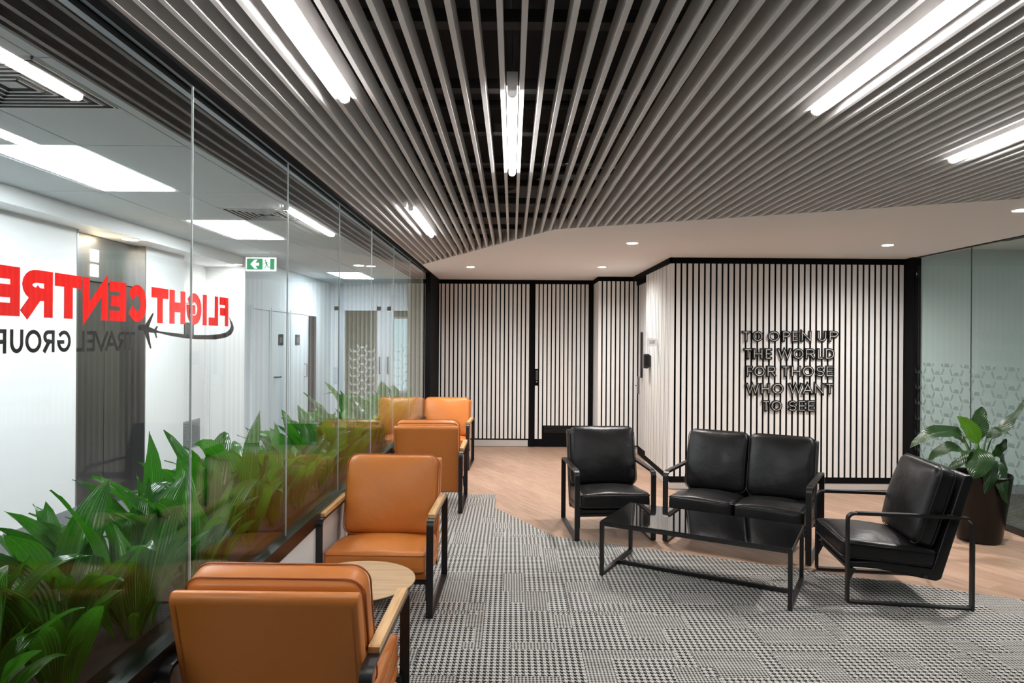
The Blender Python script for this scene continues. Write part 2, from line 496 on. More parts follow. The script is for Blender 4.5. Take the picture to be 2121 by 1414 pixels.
# ---- back wall: black backing, white slats, skirting
PITCH = 0.0637; SLW = 0.0435
ZB, ZT = 0.117, 2.443
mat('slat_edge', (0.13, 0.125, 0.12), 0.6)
def slat_mesh(z0, z1, axis='y'):          # white face, dark routed edges
    if axis == 'y': me = MB().box(0, SLW, -0.02, -0.011, z0, z1).mesh('slat', 'white_slat')
    else: me = MB().box(-0.02, -0.011, 0, SLW, z0, z1).mesh('slat', 'white_slat')
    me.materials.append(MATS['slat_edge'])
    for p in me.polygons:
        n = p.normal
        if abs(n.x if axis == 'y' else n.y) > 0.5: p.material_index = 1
    return me
S_STD = slat_mesh(ZB, ZT); S_X = slat_mesh(0.136, ZT, 'x'); S_T = slat_mesh(0.136, ZT)
wb = struct(MB().box(-1.16, 1.24, BY + 0.009, BY + 0.12, 0, CEIL).build('wall_back', 'black_panel'))
box('baseboard', 'skirting_white', -1.13, 0.247, BY + 0.003, BY + 0.009, 0, 0.095, wb)
box('head_band', 'black_panel', -1.16, 1.24, BY - 0.004, BY + 0.02, ZT + 0.001, CEIL, wb)
x = -1.125
while x + SLW < 0.262:
    obj('slat', S_STD, wb, (x, BY + 0.02, 0)); x += PITCH
# door in the back wall
d1 = struct(MB().box(0.345, 1.150, BY - 0.007, BY + 0.0085, 0.008, 2.44).build('door_1', 'black_panel'))
jm = MB().box(0.262, 0.338, BY - 0.012, BY + 0.0085, 0.0, 2.443).box(1.156, 1.215, BY - 0.012, BY + 0.0085, 0.0, 2.443)
jm.build('door_frame', 'black_panel', d1)
x = 0.350; i = 0
s_low = slat_mesh(0.32, ZT); s_up = slat_mesh(1.17, ZT); s_dn = slat_mesh(ZB, 0.917)
while x + SLW < 1.155:
    if i == 0:
        obj('slat', s_up, d1, (x, BY + 0.004, 0)); obj('slat', s_dn, d1, (x, BY + 0.004, 0))
    else:
        obj('slat', S_STD if i < 2 else s_low, d1, (x, BY + 0.004, 0))
    x += 0.0628; i += 1
for z in (0.215, 0.235, 0.255, 0.275, 0.295):
    box('louvre', 'frame_black', 0.49, 1.13, BY - 0.014, BY - 0.007, z, z + 0.011, d1)
hp = box('lock_plate', 'steel', 0.362, 0.392, BY - 0.014, BY - 0.007, 1.005, 1.145, d1)
box('recess', 'steel_dark', 0.367, 0.387, BY - 0.016, BY - 0.014, 1.015, 1.135, hp)
MB().lathe([(0.012, 0), (0.012, 0.012), (0.008, 0.014)], 16).build('lock_cylinder', 'steel', d1)
bpy.data.objects['lock_cylinder'].rotation_euler = (PI/2, 0, 0); bpy.data.objects['lock_cylinder'].location = (0.377, BY - 0.007, 0.975)

# ---- projecting pier
PY = 9.60
wp = struct(MB().box(1.225, 1.83, PY + 0.02, BY + 0.1, 0, CEIL).build('wall_pier', 'white_slat'))
box('backing', 'black_panel', 1.25, 1.83, PY - 0.010, PY + 0.02, 0.1, ZT, wp)
box('head_band', 'black_panel', 1.215, 1.83, PY - 0.008, PY + 0.02, ZT + 0.001, CEIL, wp)
box('head_band', 'black_panel', 1.213, 1.225, PY + 0.02, BY + 0.0, ZT + 0.001, CEIL, wp)
box('baseboard', 'skirting_white', 1.222, 1.80, PY + 0.01, PY + 0.02, 0, 0.1, wp)
x = 1.222
while x + SLW < 1.79:
    obj('slat', S_STD, wp, (x, PY + 0.001, 0)); x += PITCH

# ---- side wall of the feature box (faces the glass partition)
SX = 1.715
wsd = struct(MB().box(SX + 0.009, 1.95, TY + 0.009, 8.66, 0, CEIL).build('wall_side', 'black_panel'))
box('head_band', 'black_panel', SX - 0.006, SX + 0.02, TY - 0.006, PY - 0.01, ZT + 0.001, CEIL, wsd)
box('foot_band', 'black_panel', SX + 0.002, SX + 0.009, TY - 0.0, 8.66, 0.07, 0.135, wsd)
box('baseboard', 'skirting_white', SX + 0.005, SX + 0.009, TY + 0.005, 8.66, 0, 0.069, wsd)
y = TY + 0.012
while y + SLW < 8.68:
    obj('slat', S_X, wsd, (SX + 0.02, y, 0)); y += PITCH
# door in the side wall
d2 = struct(MB().box(1.789, 1.84, 8.675, 9.585, 0.005, ZT).build('door_2', 'black_panel'))
y = 8.69
s_x2 = slat_mesh(0.13, 2.38, 'x')
s_xu = slat_mesh(1.10, 2.38, 'x'); s_xd = slat_mesh(0.13, 0.86, 'x')
while y + SLW < 9.56:
    if y + PITCH + SLW < 9.56: obj('slat', s_x2, d2, (1.80, y, 0))
    else: obj('slat', s_xu, d2, (1.80, y, 0)); obj('slat', s_xd, d2, (1.80, y, 0))
    y += PITCH
box('door_frame', 'black_panel', 1.76, 1.789, 8.662, 9.59, 2.385, ZT, d2)
box('overpanel', 'black_panel', 1.736, 1.95, 8.662, 9.595, ZT + 0.001, CEIL - 0.001, d2)  # black fill added to stop sky light leaking in above the door
box('pull_bar', 'frame_black', 1.748, 1.772, 9.17, 9.215, 1.10, 1.72, d2)
lp = box('lock_plate', 'frame_black', 1.776, 1.789, 9.42, 9.56, 0.86, 1.10, d2)
MB().tube([(1.776, 9.50, 0.975), (1.745, 9.50, 0.975), (1.745, 9.40, 0.975)], 0.010).build('lever', 'chrome', lp)
MB().tube([(1.776, 9.50, 1.04), (1.768, 9.50, 1.04)], 0.014, 14).build('lock_cylinder', 'chrome', lp)

# ---- feature wall with the slogan
wf = struct(MB().box(SX + 0.009, RX + 0.06, TY + 0.009, TY + 0.2, 0, CEIL).build('wall_feature', 'black_panel'))
box('head_band', 'black_panel', SX - 0.006, RX, TY - 0.006, TY + 0.02, ZT + 0.001, CEIL, wf)
box('foot_band', 'black_panel', SX, RX, TY - 0.0, TY + 0.009, 0.07, 0.1355, wf)
box('baseboard', 'skirting_white', SX + 0.005, RX, TY + 0.004, TY + 0.009, 0, 0.069, wf)
x = SX
while x + SLW < RX - 0.01:
    obj('slat', S_T, wf, (x, TY + 0.02, 0)); x += PITCH

# ---- right-hand glass wall
gr = struct(MB().box(RX - 0.03, RX + 0.03, NEAR, 7.16, 0.0, 0.055).build('wall_right', 'frame_black'))
box('post', 'black_panel', RX - 0.03, RX + 0.05, 7.16, TY + 0.02, 0, CEIL, gr)
box('head_channel', 'frame_black', RX - 0.012, RX + 0.012, NEAR, 7.16, CEIL - 0.012, CEIL, gr)
yj = 7.155
while yj > NEAR:
    y1 = yj; y0 = (6.30 if yj > 7 else yj - 1.02)
    y0 = max(y0, NEAR)
    box('glass_pane', 'glass_green', RX - 0.005, RX + 0.005, y0 + 0.004, y1 - 0.001, 0.0555, CEIL - 0.0125, gr)
    box('joint', 'frame_black', RX - 0.004, RX + 0.004, y0 - 0.0005, y0 + 0.0035, 0.0555, CEIL - 0.0125, gr)
    yj = y0
# etched pattern film on the glass
film = MB()
def pat(cx, cz, cut=False):
    fn = lambda a, b, d: (RX - 0.0055 - d, cx + a, cz + b)
    film.add([fn(a, b, 0.0004) for a, b in [(-.044, 0), (.044, 0), (.027, .036), (-.027, .036)]], [(0, 1, 2, 3)])
    h = 0.45 if cut else 1.0
    for s in (1, -1):
        w = [(.050, .002), (.076, .002), (.106, .048), (.092, .078)] if not cut else [(.052, .002), (.078, .002), (.096, .032), (.066, .032)]
        film.add([fn(a * s, b, 0.0004) for a, b in w], [(0, 1, 2, 3)])
for r in range(0, 16):
    z = 1.362 - 0.0815 * r
    if z < 0.06: break
    off = 0.0 if r % 2 == 0 else 0.144
    y = 6.93 + off
    while y > 3.6:
        if y < 7.08: pat(y, z, r == 0)
        y -= 0.288
film.build('etched_film', 'film_pattern', gr)
# room beyond it
mr = struct(MB().box(RX + 0.06, 8.0, 7.2, 7.32, 0, 2.7).build('wall_meeting_room_back', 'mint_wall'))
box('baseboard', 'skirting_grey', RX + 0.06, 7.9, 7.185, 7.2, 0, 0.1, mr)
struct(MB().box(7.9, 8.0, NEAR, 7.2, 0, 2.7).build('wall_meeting_room_right', 'mint_wall'))
struct(MB().box(RX + 0.06, 8.0, NEAR, 7.3, 2.60, 2.7).build('ceiling_meeting_room', 'plaster_ceiling'))
for i, y in enumerate((1.6, 4.6)):  # unseen panels added so that the mint wall is lit
    t = thing('ceiling_light', ('recessed troffer light in the room behind the mint glass, ' + ('nearer' if i == 0 else 'farther') + ' one'), 'light', (6.1, y, 2.595), 0, 'meeting room lights')
    box('frame', 'white_plastic', -0.62, 0.62, -0.17, 0.17, -0.004, 0.004, t)
    box('diffuser', 'lamp_room', -0.59, 0.59, -0.14, 0.14, -0.008, -0.0045, t)

# ---- wall behind the camera
struct(MB().box(-4.3, 8.0, NEAR - 0.1, NEAR, 0, 3.05).build('wall_front', 'batten_grey'))

# ---- glass partition on the left
wl = struct(MB().box(-1.20, -1.12, NEAR, 9.10, 0, 0.525).build('wall_left', 'plaster'))
box('baseboard', 'skirting_white', -1.12, -1.112, NEAR, 9.10, 0, 0.07, wl)
sr = MB().box(-1.26, -1.108, NEAR, 9.10, 0.526, 0.575).box(-1.165, -1.108, NEAR, 9.10, 0.575, 0.60)
sr.build('sill_rail', 'rail_black', wl)
box('end_panel', 'black_panel', -1.20, -1.10, 9.105, BY + 0.02, 0, CEIL, wl)
hc = MB().box(-1.136, -1.10, NEAR, 9.10, 2.492, CEIL + 0.003)
hc.box(-1.19, -1.165, NEAR, 9.10, 2.496, CEIL + 0.003)
hc.build('head_channel', 'black_panel', wl)
box('head_strip', 'alu', -1.225, -1.136, NEAR, 9.10, CEIL - 0.004, CEIL + 0.03, wl)
joints = [1.375 + 1.0245 * k for k in range(-4, 9)]
for a, b in zip([NEAR] + joints[1:], joints[1:] + [9.10]):
    if b - a < 0.05: continue
    box('glass_pane', 'glass', GX - 0.005, GX + 0.005, a + 0.002, b - 0.002, 0.6005, CEIL - 0.005, wl)
    if b < 9.0:
        box('joint', 'silicone', GX - 0.0035, GX + 0.0035, b - 0.002, b + 0.002, 0.6005, CEIL - 0.005, wl)

# ================================================================== CORRIDOR beyond the glass
CC = 2.68
WX = -3.83
ccs = struct(MB().box(-4.3, -1.45, NEAR, 16.6, CC + 0.02, CC + 0.1).build('ceiling_corridor', 'tbar'))
box('edge_bulkhead', 'slat_brown', -1.505, -1.49, NEAR, 10.15, CEIL, CC + 0.02, ccs)
box('void_panel', 'deck_black', -1.49, -1.20, NEAR, 10.15, CEIL + 0.10, CEIL + 0.12, ccs)
sbm = MB().box(-0.0095, 0.0095, NEAR, 10.15, CEIL, CEIL + 0.09).mesh('slat', 'slat_brown')
for k in range(4):
    obj('slat', sbm, ccs, (-1.25 - 0.07 * k, 0, 0))
rows = [3.81 + 1.195 * k for k in range(-6, 9)]
cols = [-1.495, -1.85, -2.45, -3.05, -3.6]
panel_rows = {3.81: 'nearest', 6.20: 'second', 10.98: 'farthest', -0.97: 'hidden'}
diffs = [(2.6, 3.2), (5.6, 6.2)]
tile_cache = {}
def tile(x0, x1, y0, y1):
    key = (round(x1 - x0, 3), round(y1 - y0, 3))
    if key not in tile_cache:
        tile_cache[key] = MB().box(0.004, key[0] - 0.004, 0.004, key[1] - 0.004, 0, 0.018).mesh('ceiling_tile', 'tile_white')
    obj('ceiling_tile', tile_cache[key], ccs, (x0, y0, CC))
n_panel = 0
for r0, r1 in zip(rows[:-1], rows[1:]):
    for ci in range(len(cols) - 1):
        x1, x0 = cols[ci], cols[ci + 1]
        if ci == 2 and any(abs(r0 - p) < 0.05 for p in panel_rows):
            lab = {0: 'behind the camera end of the corridor', 1: 'nearest the elevator wall in front', 2: 'above the exit sign', 3: 'at the far end of the corridor'}[n_panel]
            t = thing('ceiling_light', 'white troffer light panel in the corridor ceiling ' + lab, 'light', ((x0 + x1) / 2, (r0 + r1) / 2, CC), 0, 'corridor troffers')
            n_panel += 1
            box('frame', 'white_plastic', -0.295, 0.295, -0.59, 0.59, 0.002, 0.015, t)
            box('diffuser', 'lamp_panel', -0.255, 0.255, -0.565, 0.565, -0.003, 0.0015, t)
            continue
        if ci == 1 and any(r0 < a < r1 for a, b in diffs):
            a, b = [d for d in diffs if r0 < d[0] < r1][0]
            if a - r0 > 0.05: tile(x0, x1, r0, a)
            if r1 - b > 0.05: tile(x0, x1, b, r1)
            t = thing('air_diffuser', ('square louvred air diffuser in the corridor ceiling ' + ('near the camera' if a < 4 else 'beside the exit sign')), 'air vent', ((x0 + x1) / 2, (a + b) / 2, CC), 0, 'corridor air diffusers')
            box('frame', 'white_plastic', -0.29, 0.29, -0.29, 0.29, 0.008, 0.016, t)
            for q in range(6):
                s = 0.285 - q * 0.042
                m = MB()
                for sx, sy in ((1, 0), (-1, 0), (0, 1), (0, -1)):
                    if sx: m.box(sx * s, sx * (s - 0.006), -s, s, -0.006, 0.008)
                    else: m.box(-s, s, sy * s, sy * (s - 0.006), -0.006, 0.008)
                m.build('vane', 'white_plastic', t)
                s2 = s - 0.008
                m = MB()
                for sx, sy in ((1, 0), (-1, 0), (0, 1), (0, -1)):
                    if sx: m.box(sx * s2, sx * (s2 - 0.024), -s2, s2, -0.003, 0.0)
                    else: m.box(-s2, s2, sy * s2, sy * (s2 - 0.024), -0.003, 0.0)
                m.build('slot', 'dark_void', t)
            continue
        tile(x0, x1, r0, r1)
# lowered soffit along the elevator wall
struct(MB().box(-4.3, -3.6, NEAR, 9.03, 2.55, CC + 0.02).build('ceiling_soffit', 'wall_white'))
struct(MB().box(-4.3, -3.55, 9.03, 16.6, CC - 0.005, CC + 0.019).build('ceiling_soffit_end', 'tile_white'))
# elevator wall
LY0, LY1 = 5.94, 7.06
we = MB().box(-4.3, WX, NEAR, LY0, 0, 2.55).box(-4.3, WX, LY1, 7.885, 0, 2.55)
we.box(-4.3, -4.0, LY0, LY1, 0, 2.55).box(-4.3, -4.09, 7.885, 9.03, 0, 2.55)
we = struct(we.build('wall_corridor', 'wall_white'))
for a, b in ((NEAR, LY0), (LY1, 7.885)):
    box('baseboard', 'skirting_grey', WX, WX + 0.012, a, b, 0, 0.11, we)
wc = struct(MB().box(-4.3, -3.57, 9.03, 13.3, 0, CC).build('wall_corridor_far', 'wall_cool'))
box('facing', 'wall_white', -4.09, -3.57, 9.022, 9.03, 0.0, 2.55, wc)
box('baseboard', 'skirting_grey', -4.07, -3.555, 9.01, 9.022, 0, 0.11, wc)
box('baseboard', 'skirting_grey', -3.57, -3.558, 9.01, 9.22, 0, 0.11, wc)
# elevator
ev = thing('elevator', 'brushed steel elevator doors with lit indicator panel in the corridor wall', 'elevator', (-3.95, 6.5, 0))
def evb(name, m, x0, x1, y0, y1, z0, z1, parent=ev):
    return MB().box(x0 + 3.95, x1 + 3.95, y0 - 6.5, y1 - 6.5, z0, z1).build(name, m, parent)
evb('door_panel', 'steel_dark', -3.97, -3.95, LY0 + 0.10, 6.545, 0.01, 2.12)
evb('door_panel', 'steel_dark', -3.97, -3.95, 6.55, LY1 - 0.005, 0.01, 2.12)
evb('transom', 'steel', -3.96, -3.925, LY0 + 0.005, LY1 - 0.005, 2.125, 2.545)
evb('jamb', 'steel', -3.998, -3.826, LY1 - 0.02, LY1 - 0.001, 0, 2.548)
evb('jamb', 'steel', -3.998, -3.826, LY0 + 0.001, LY0 + 0.02, 0, 2.548)
evb('indicator', 'lamp_warm', -3.925, -3.918, 6.30, 6.40, 2.31, 2.42)
evb('indicator', 'lamp_warm', -3.925, -3.918, 6.30, 6.40, 2.17, 2.28)
evb('threshold', 'steel', -3.99, -3.83, LY0 + 0.02, LY1 - 0.02, 0.0005, 0.008)
# service door with vent in the recess
d3 = struct(MB().box(-4.088, -4.05, 7.90, 8.90, 0.02, 2.03).build('door_3', 'wall_white'))
box('door_frame', 'wall_white', -4.088, -4.03, 8.905, 9.01, 0, 2.12, d3)
box('door_frame', 'wall_white', -4.088, -4.04, 7.89, 8.90, 2.035, 2.12, d3)
vt = box('vent', 'vent_grey', -4.05, -4.04, 7.95, 8.77, 0.215, 0.56, d3)
for z in range(12):
    box('louvre', 'skirting_grey', -4.04, -4.034, 7.99, 8.73, 0.235 + z * 0.0262, 0.246 + z * 0.0262, vt)
# toilet doors on the far corridor wall
def cdoor(n, y0, y1, leaf=True):
    d = struct(MB().box(-3.57, -3.545, y0, y1, 0.015, 2.0).build('door_%d' % n, 'wall_cool'))
    m = MB().box(-3.57, -3.535, y0 - 0.05, y0 - 0.006, 0, 2.05).box(-3.57, -3.535, y1 + 0.006, y1 + 0.05, 0, 2.05).box(-3.57, -3.535, y0 - 0.006, y1 + 0.006, 2.006, 2.05)
    m.build('door_frame', 'wall_cool', d)
    return d
d4 = cdoor(4, 9.28, 9.86)
for z in (0.25, 1.0, 1.75): box('hinge', 'white_plastic', -3.545, -3.536, 9.285, 9.30, z, z + 0.1, d4)
d5 = cdoor(5, 9.98, 10.72)
MB().tube([(-3.545, 10.08, 1.02), (-3.49, 10.08, 1.02), (-3.49, 10.22, 1.02)], 0.014).build('lever', 'steel_dark', d5)
d6 = cdoor(6, 10.86, 11.68)
MB().tube([(-3.545, 11.55, 0.95), (-3.50, 11.55, 0.95), (-3.50, 11.55, 1.17), (-3.545, 11.55, 1.17)], 0.012).build('pull_handle', 'steel', d6)
d7 = struct(MB().box(-3.57, -3.552, 11.80, 12.25, 0.01, 2.0).build('door_7', 'dark_void'))  # dark sheet stands in for the shade of an open doorway
box('door_frame', 'wall_cool', -3.57, -3.535, 12.255, 12.33, 0, 2.06, d7)
for i, (y, n) in enumerate(((10.36, 'left'), (11.16, 'right'))):
    t = thing('door_plaque', 'small dark square pictogram plaque on the ' + n + ' toilet door', 'sign', (-3.545, y, 1.58), 0, 'corridor door plaques')
    box('plate', 'plaque', 0.0, 0.006, -0.11, 0.11, -0.085, 0.085, t)
    box('pictogram', 'vent_grey', 0.006, 0.007, -0.05, -0.02, -0.05, 0.04, t)
    box('pictogram', 'vent_grey', 0.006, 0.007, 0.02, 0.05, -0.05, 0.04, t)
# small control panel on the service door
t = thing('control_panel', 'small black control panel beside the glass joint on the service door', 'control panel', (-4.05, 8.46, 1.62))
box('plate', 'frame_black', 0.0, 0.012, -0.12, 0.12, 0.0, 0.17, t)
box('button', 'chrome', 0.012, 0.018, 0.02, 0.06, 0.06, 0.12, t)
# block that closes the corridor on the right beyond the back wall
struct(MB().box(-1.58, -1.165, BY + 0.03, 13.3, 0, CC).build('wall_corridor_right', 'olive_wall'))
# far end: glazed screen with double doors, lobby and daylight window behind it
fe = MB()
FY = 13.3
fe.box(-3.57, -3.50, FY, FY + 0.08, 0, CC).box(-3.50, -1.58, FY, FY + 0.08, 2.45, CC).box(-3.50, -1.58, FY, FY + 0.08, 0, 0.08)
fe.box(-3.50, -1.58, FY, FY + 0.08, 2.16, 2.24)
for xx in (-3.46, -2.62, -2.42, -1.62):
    fe.box(xx - 0.04, xx + 0.04, FY, FY + 0.08, 0.08, 2.45)
fe.box(-3.42, -3.30, FY + 0.01, FY + 0.07, 0.08, 2.16).box(-2.66, -2.54, FY + 0.01, FY + 0.07, 0.08, 2.16).box(-2.50, -2.34, FY + 0.01, FY + 0.07, 0.08, 2.16)
fe = struct(fe.build('window_1', 'wall_cool'))
for a, b in ((-3.30, -2.66), (-2.34, -1.66)):
    box('glass_pane', 'glass', a, b, FY + 0.035, FY + 0.045, 0.08, 2.16, fe)
for a, b in ((-3.42, -2.66), (-2.58, -2.46), (-2.38, -1.66)):
    box('transom_panel', 'wall_cool', a, b, FY + 0.02, FY + 0.06, 2.24, 2.45, fe)
box('meeting_stile', 'wall_cool', -2.58, -2.46, FY + 0.02, FY + 0.06, 0.08, 2.16, fe)
for xx in (-2.60, -2.44):
    MB().tube([(xx, FY + 0.01, 0.92), (xx, FY - 0.04, 0.92), (xx, FY - 0.04, 1.25), (xx, FY + 0.01, 1.25)], 0.014).build('pull_handle', 'steel_dark', fe)
fm = MB()
for r in range(0, 14):
    z = 1.42 - 0.0815 * r
    for i in range(12):
        cxx = -3.24 + 0.288 * i + (0.144 if r % 2 else 0)
        if not (-3.20 < cxx < -2.76 or -2.24 < cxx < -1.76): continue
        fn = lambda a, b, d: (cxx + a, FY + 0.034 - d, z + b)
        fm.add([fn(a, b, 0.0004) for a, b in [(-.044, 0), (.044, 0), (.027, .036), (-.027, .036)]], [(0, 1, 2, 3)])
        for s in (1, -1):
            fm.add([fn(a * s, b, 0.0004) for a, b in [(.050, .002), (.076, .002), (.106, .048), (.092, .078)]], [(0, 1, 2, 3)])
fm.build('etched_film', 'film_pattern_white', fe)
# lobby walls around a window opening
lw = MB().box(-4.3, -2.95, 16.5, 16.6, 0, CC).box(-2.95, -1.2, 16.5, 16.6, 2.15, CC).box(-2.95, -1.2, 16.5, 16.6, 0, 0.3).box(-2.35, -1.2, 16.5, 16.6, 0.3, 2.15)
struct(lw.build('wall_lobby', 'olive_wall'))
struct(MB().box(-4.3, -4.2, 13.3, 16.5, 0, CC).box(-1.3, -1.2, 13.3, 16.5, 0, CC).build('wall_lobby_sides', 'olive_wall'))
w2 = MB().box(-2.95, -2.35, 16.52, 16.58, 2.10, 2.15).box(-2.95, -2.35, 16.52, 16.58, 0.3, 0.35).box(-2.95, -2.90, 16.52, 16.58, 0.35, 2.10).box(-2.40, -2.35, 16.52, 16.58, 0.35, 2.10)
w2 = struct(w2.build('window_2', 'wall_white'))
box('glass_pane', 'glass', -2.90, -2.40, 16.545, 16.555, 0.35, 2.10, w2)
t = thing('ceiling_light', 'small square lobby light seen through the far glazed doors', 'light', (-2.75, 14.7, CC))
box('frame', 'white_plastic', -0.3, 0.3, -0.3, 0.3, -0.01, 0.0, t)
box('diffuser', 'lamp_panel', -0.26, 0.26, -0.26, 0.26, -0.016, -0.0105, t)
# exit sign
es = thing('exit_sign', 'hanging green exit sign with white arrow and running figure', 'sign', (-3.13, 8.40, 2.52))
box('housing', 'sign_white', -0.186, 0.186, 0.0, 0.03, -0.085, 0.085, es)
box('legend', 'sign_green', -0.172, 0.172, -0.002, 0.0, -0.068, 0.070, es)
fE = lambda a, b, d: (a, d, b)
MB().prism([(-.125, .0), (-.075, .055), (-.04, .055), (-.067, .018), (-.02, .018), (-.02, -.018), (-.067, -.018), (-.04, -.055), (-.075, -.055)], fE, -0.0035, -0.002).build('arrow', 'sign_white', es)
box('doorway', 'sign_white', 0.026, 0.118, -0.0035, -0.002, -0.068, 0.070, es)
rm = MB()
def limb(path, w):
    for (a, b), (c, d) in zip(path[:-1], path[1:]):
        v = Vector((c - a, d - b)); n = Vector((-v.y, v.x)).normalized() * w / 2; e = v.normalized() * w * 0.3
        rm.prism([(a - n.x - e.x, b - n.y - e.y), (c - n.x + e.x, d - n.y + e.y), (c + n.x + e.x, d + n.y + e.y), (a + n.x - e.x, b + n.y - e.y)], fE, -0.005, -0.0035)
rm.prism([(0.060 + 0.010 * math.cos(q * PI / 6), 0.044 + 0.010 * math.sin(q * PI / 6)) for q in range(12)], fE, -0.005, -0.0035)
limb([(0.068, 0.026), (0.078, -0.005)], 0.020); limb([(0.064, 0.024), (0.050, 0.004), (0.030, 0.004)], 0.007)
limb([(0.074, 0.026), (0.096, 0.022), (0.106, 0.004)], 0.007); limb([(0.074, -0.006), (0.062, -0.035), (0.048, -0.058)], 0.010)
limb([(0.080, -0.006), (0.092, -0.036), (0.122, -0.038)], 0.010)
rm.build('running_figure', 'sign_green', es)
for sx in (-0.10, 0.10):
    MB().tube([(sx, 0.015, 0.085), (sx, 0.015, 0.155)], 0.004).build('hanger', 'white_plastic', es)
# corridor downlights
def downlight(x, y, z, label, r=0.045, m='lamp_down', watts=None, group='recessed downlights', col=(1.0, 0.955, 0.915), size=165):
    t = thing('downlight', label, 'light', (x, y, z), 0, group)
    MB().lathe([(r + 0.012, -0.004), (r + 0.014, 0.0), (r, 0.0), (r, -0.003)], 28).build('trim_ring', 'white_plastic', t, True)
    MB().lathe([(0.001, -0.0045), (r, -0.0045), (r, -0.006), (0.001, -0.0062)], 28).build('lens', m, t)
    if watts:
        l = bpy.data.lights.new('lamp', 'SPOT'); l.energy = watts; l.spot_size = math.radians(size); l.spot_blend = 1.0
        l.shadow_soft_size = 0.07; l.color = col
        o = bpy.data.objects.new('lamp', l); C.objects.link(o); o.parent = t; o.location = (0, 0, -0.03)
    return t
downlight(-3.70, 6.55, 2.55, 'warm downlight in the soffit in front of the elevator', 0.07, 'lamp_warm', 18, 'corridor downlights', (1.0, 0.80, 0.55))
downlight(-3.67, 8.80, 2.55, 'white downlight in the soffit above the service door recess', 0.06, 'lamp_down', 14, 'corridor downlights', (0.95, 0.98, 1.0))
downlight(-2.25, 9.90, CC, 'white downlight in the corridor ceiling tile above the far planting', 0.07, 'lamp_down', 14, 'corridor downlights', (0.95, 0.98, 1.0))

# ================================================================== LIGHT FITTINGS of the lounge
for x, y, s in ((-0.52, 8.39, 'above the farthest tan armchair'), (1.10, 8.31, 'in front of the slatted pier and door'),
                (1.11, 6.26, 'above the black armchair'), (3.48, 6.27, 'in front of the slogan wall, right side'),
                (3.45, 4.59, 'nearest the mint glass wall, at the right edge'), (-0.52, 10.9, '')):
    if s: downlight(x, y, CEIL, 'round recessed ceiling downlight ' + s, 0.046, 'lamp_down', W_SPOT)
def linear(x, y0, y1, label):
    L = y1 - y0
    t = thing('linear_light', label, 'light', (x, (y0 + y1) / 2, SLAT_Z), 0, 'linear lights between the ceiling slats')
    r = 0.0175
    prof = [(r * math.cos(a), -0.006 + r * 0.9 * math.sin(a)) for a in [PI + PI * q / 10 for q in range(11)]] + [(r, 0.018), (-r, 0.018)]
    m = MB().prism(prof, lambda a, b, d: (a, d, b), -L / 2 + 0.012, L / 2 - 0.012).build('diffuser', 'lamp_linear', t, True)
    pr2 = [(a * 1.04, b * 1.02) for a, b in prof]
    MB().prism(pr2, lambda a, b, d: (a, d, b), -L / 2, -L / 2 + 0.012).build('end_cap', 'white_plastic', t)
    MB().prism(pr2, lambda a, b, d: (a, d, b), L / 2 - 0.012, L / 2).build('end_cap', 'white_plastic', t)
    box('housing', 'white_plastic', -0.021, 0.021, -L / 2, L / 2, 0.0185, 0.07, t)
    for s in (-0.4, 0.4):
        MB().tube([(0, s * L, 0.07), (0, s * L, 0.45)], 0.0025, 6).build('suspension_wire', 'steel', t)
GAPX = lambda x: X0 + (math.floor((x - X0) / P0) + 0.5) * P0
linear(GAPX(-0.645), 1.35, 2.55, 'long linear light in the slats at upper left, cut by the frame top')
linear(GAPX(0.0), 2.46, 3.66, 'short central linear light hanging straight ahead between slats')
linear(GAPX(1.18), 1.45, 2.65, 'long diagonal-looking linear light in the slats at upper right')
linear(GAPX(2.16), 2.14, 3.34, 'linear light in the slats at the right edge of the photo')
linear(GAPX(-0.70), 4.66, 5.88, 'small far linear light in the slats above the tan armchairs')
# sprinkler
t = thing('sprinkler', 'small dark sprinkler head poking through the ceiling slats', 'sprinkler', (0.305, 3.72, 2.60))
MB().tube([(0, 0, 0.0), (0, 0, 0.4)], 0.008).build('pipe', 'steel', t)
MB().lathe([(0.004, -0.03), (0.018, -0.028), (0.018, -0.024), (0.006, -0.02), (0.012, 0.0)], 14).build('head', 'steel', t)

# ================================================================== LETTERING
STROKES = {
 'T': [[(0, 1), (1, 1)], [(.5, 1), (.5, 0)]],
 'H': [[(0, 0), (0, 1)], [(1, 0), (1, 1)], [(0, .5), (1, .5)]],
 'E': [[(1, 1), (0, 1), (0, 0), (1, 0)], [(0, .5), (.9, .5)]],
 'F': [[(1, 1), (0, 1), (0, 0)], [(0, .5), (.9, .5)]],
 'L': [[(0, 1), (0, 0), (1, 0)]],
 'I': [[(.5, 0), (.5, 1)]],
 'N': [[(0, 0), (0, 1), (1, 0), (1, 1)]],
 'W': [[(0, 1), (.25, 0), (.5, .95), (.75, 0), (1, 1)]],
 'A': [[(0, 0), (.5, 1), (1, 0)], [(.2, .3), (.8, .3)]],
 'V': [[(0, 1), (.5, 0), (1, 1)]],
}
def arc(cx, cy, rx, ry, a0, a1, n=14):
    return [(cx + rx * math.cos(math.radians(a0 + (a1 - a0) * i / n)), cy + ry * math.sin(math.radians(a0 + (a1 - a0) * i / n))) for i in range(n + 1)]
STROKES['O'] = [arc(.5, .5, .5, .5, 0, 360, 28)]
STROKES['P'] = [[(0, 0), (0, 1)], [(0, 1), (.55, 1)] + arc(.55, .74, .45, .26, 90, -90, 10)[1:] + [(0, .48)]]
STROKES['R'] = STROKES['P'] + [[(.5, .48), (1, 0)]]
STROKES['D'] = [[(0, 0), (0, 1), (.4, 1)] + arc(.4, .5, .6, .5, 90, -90, 14)[1:] + [(0, 0)]]
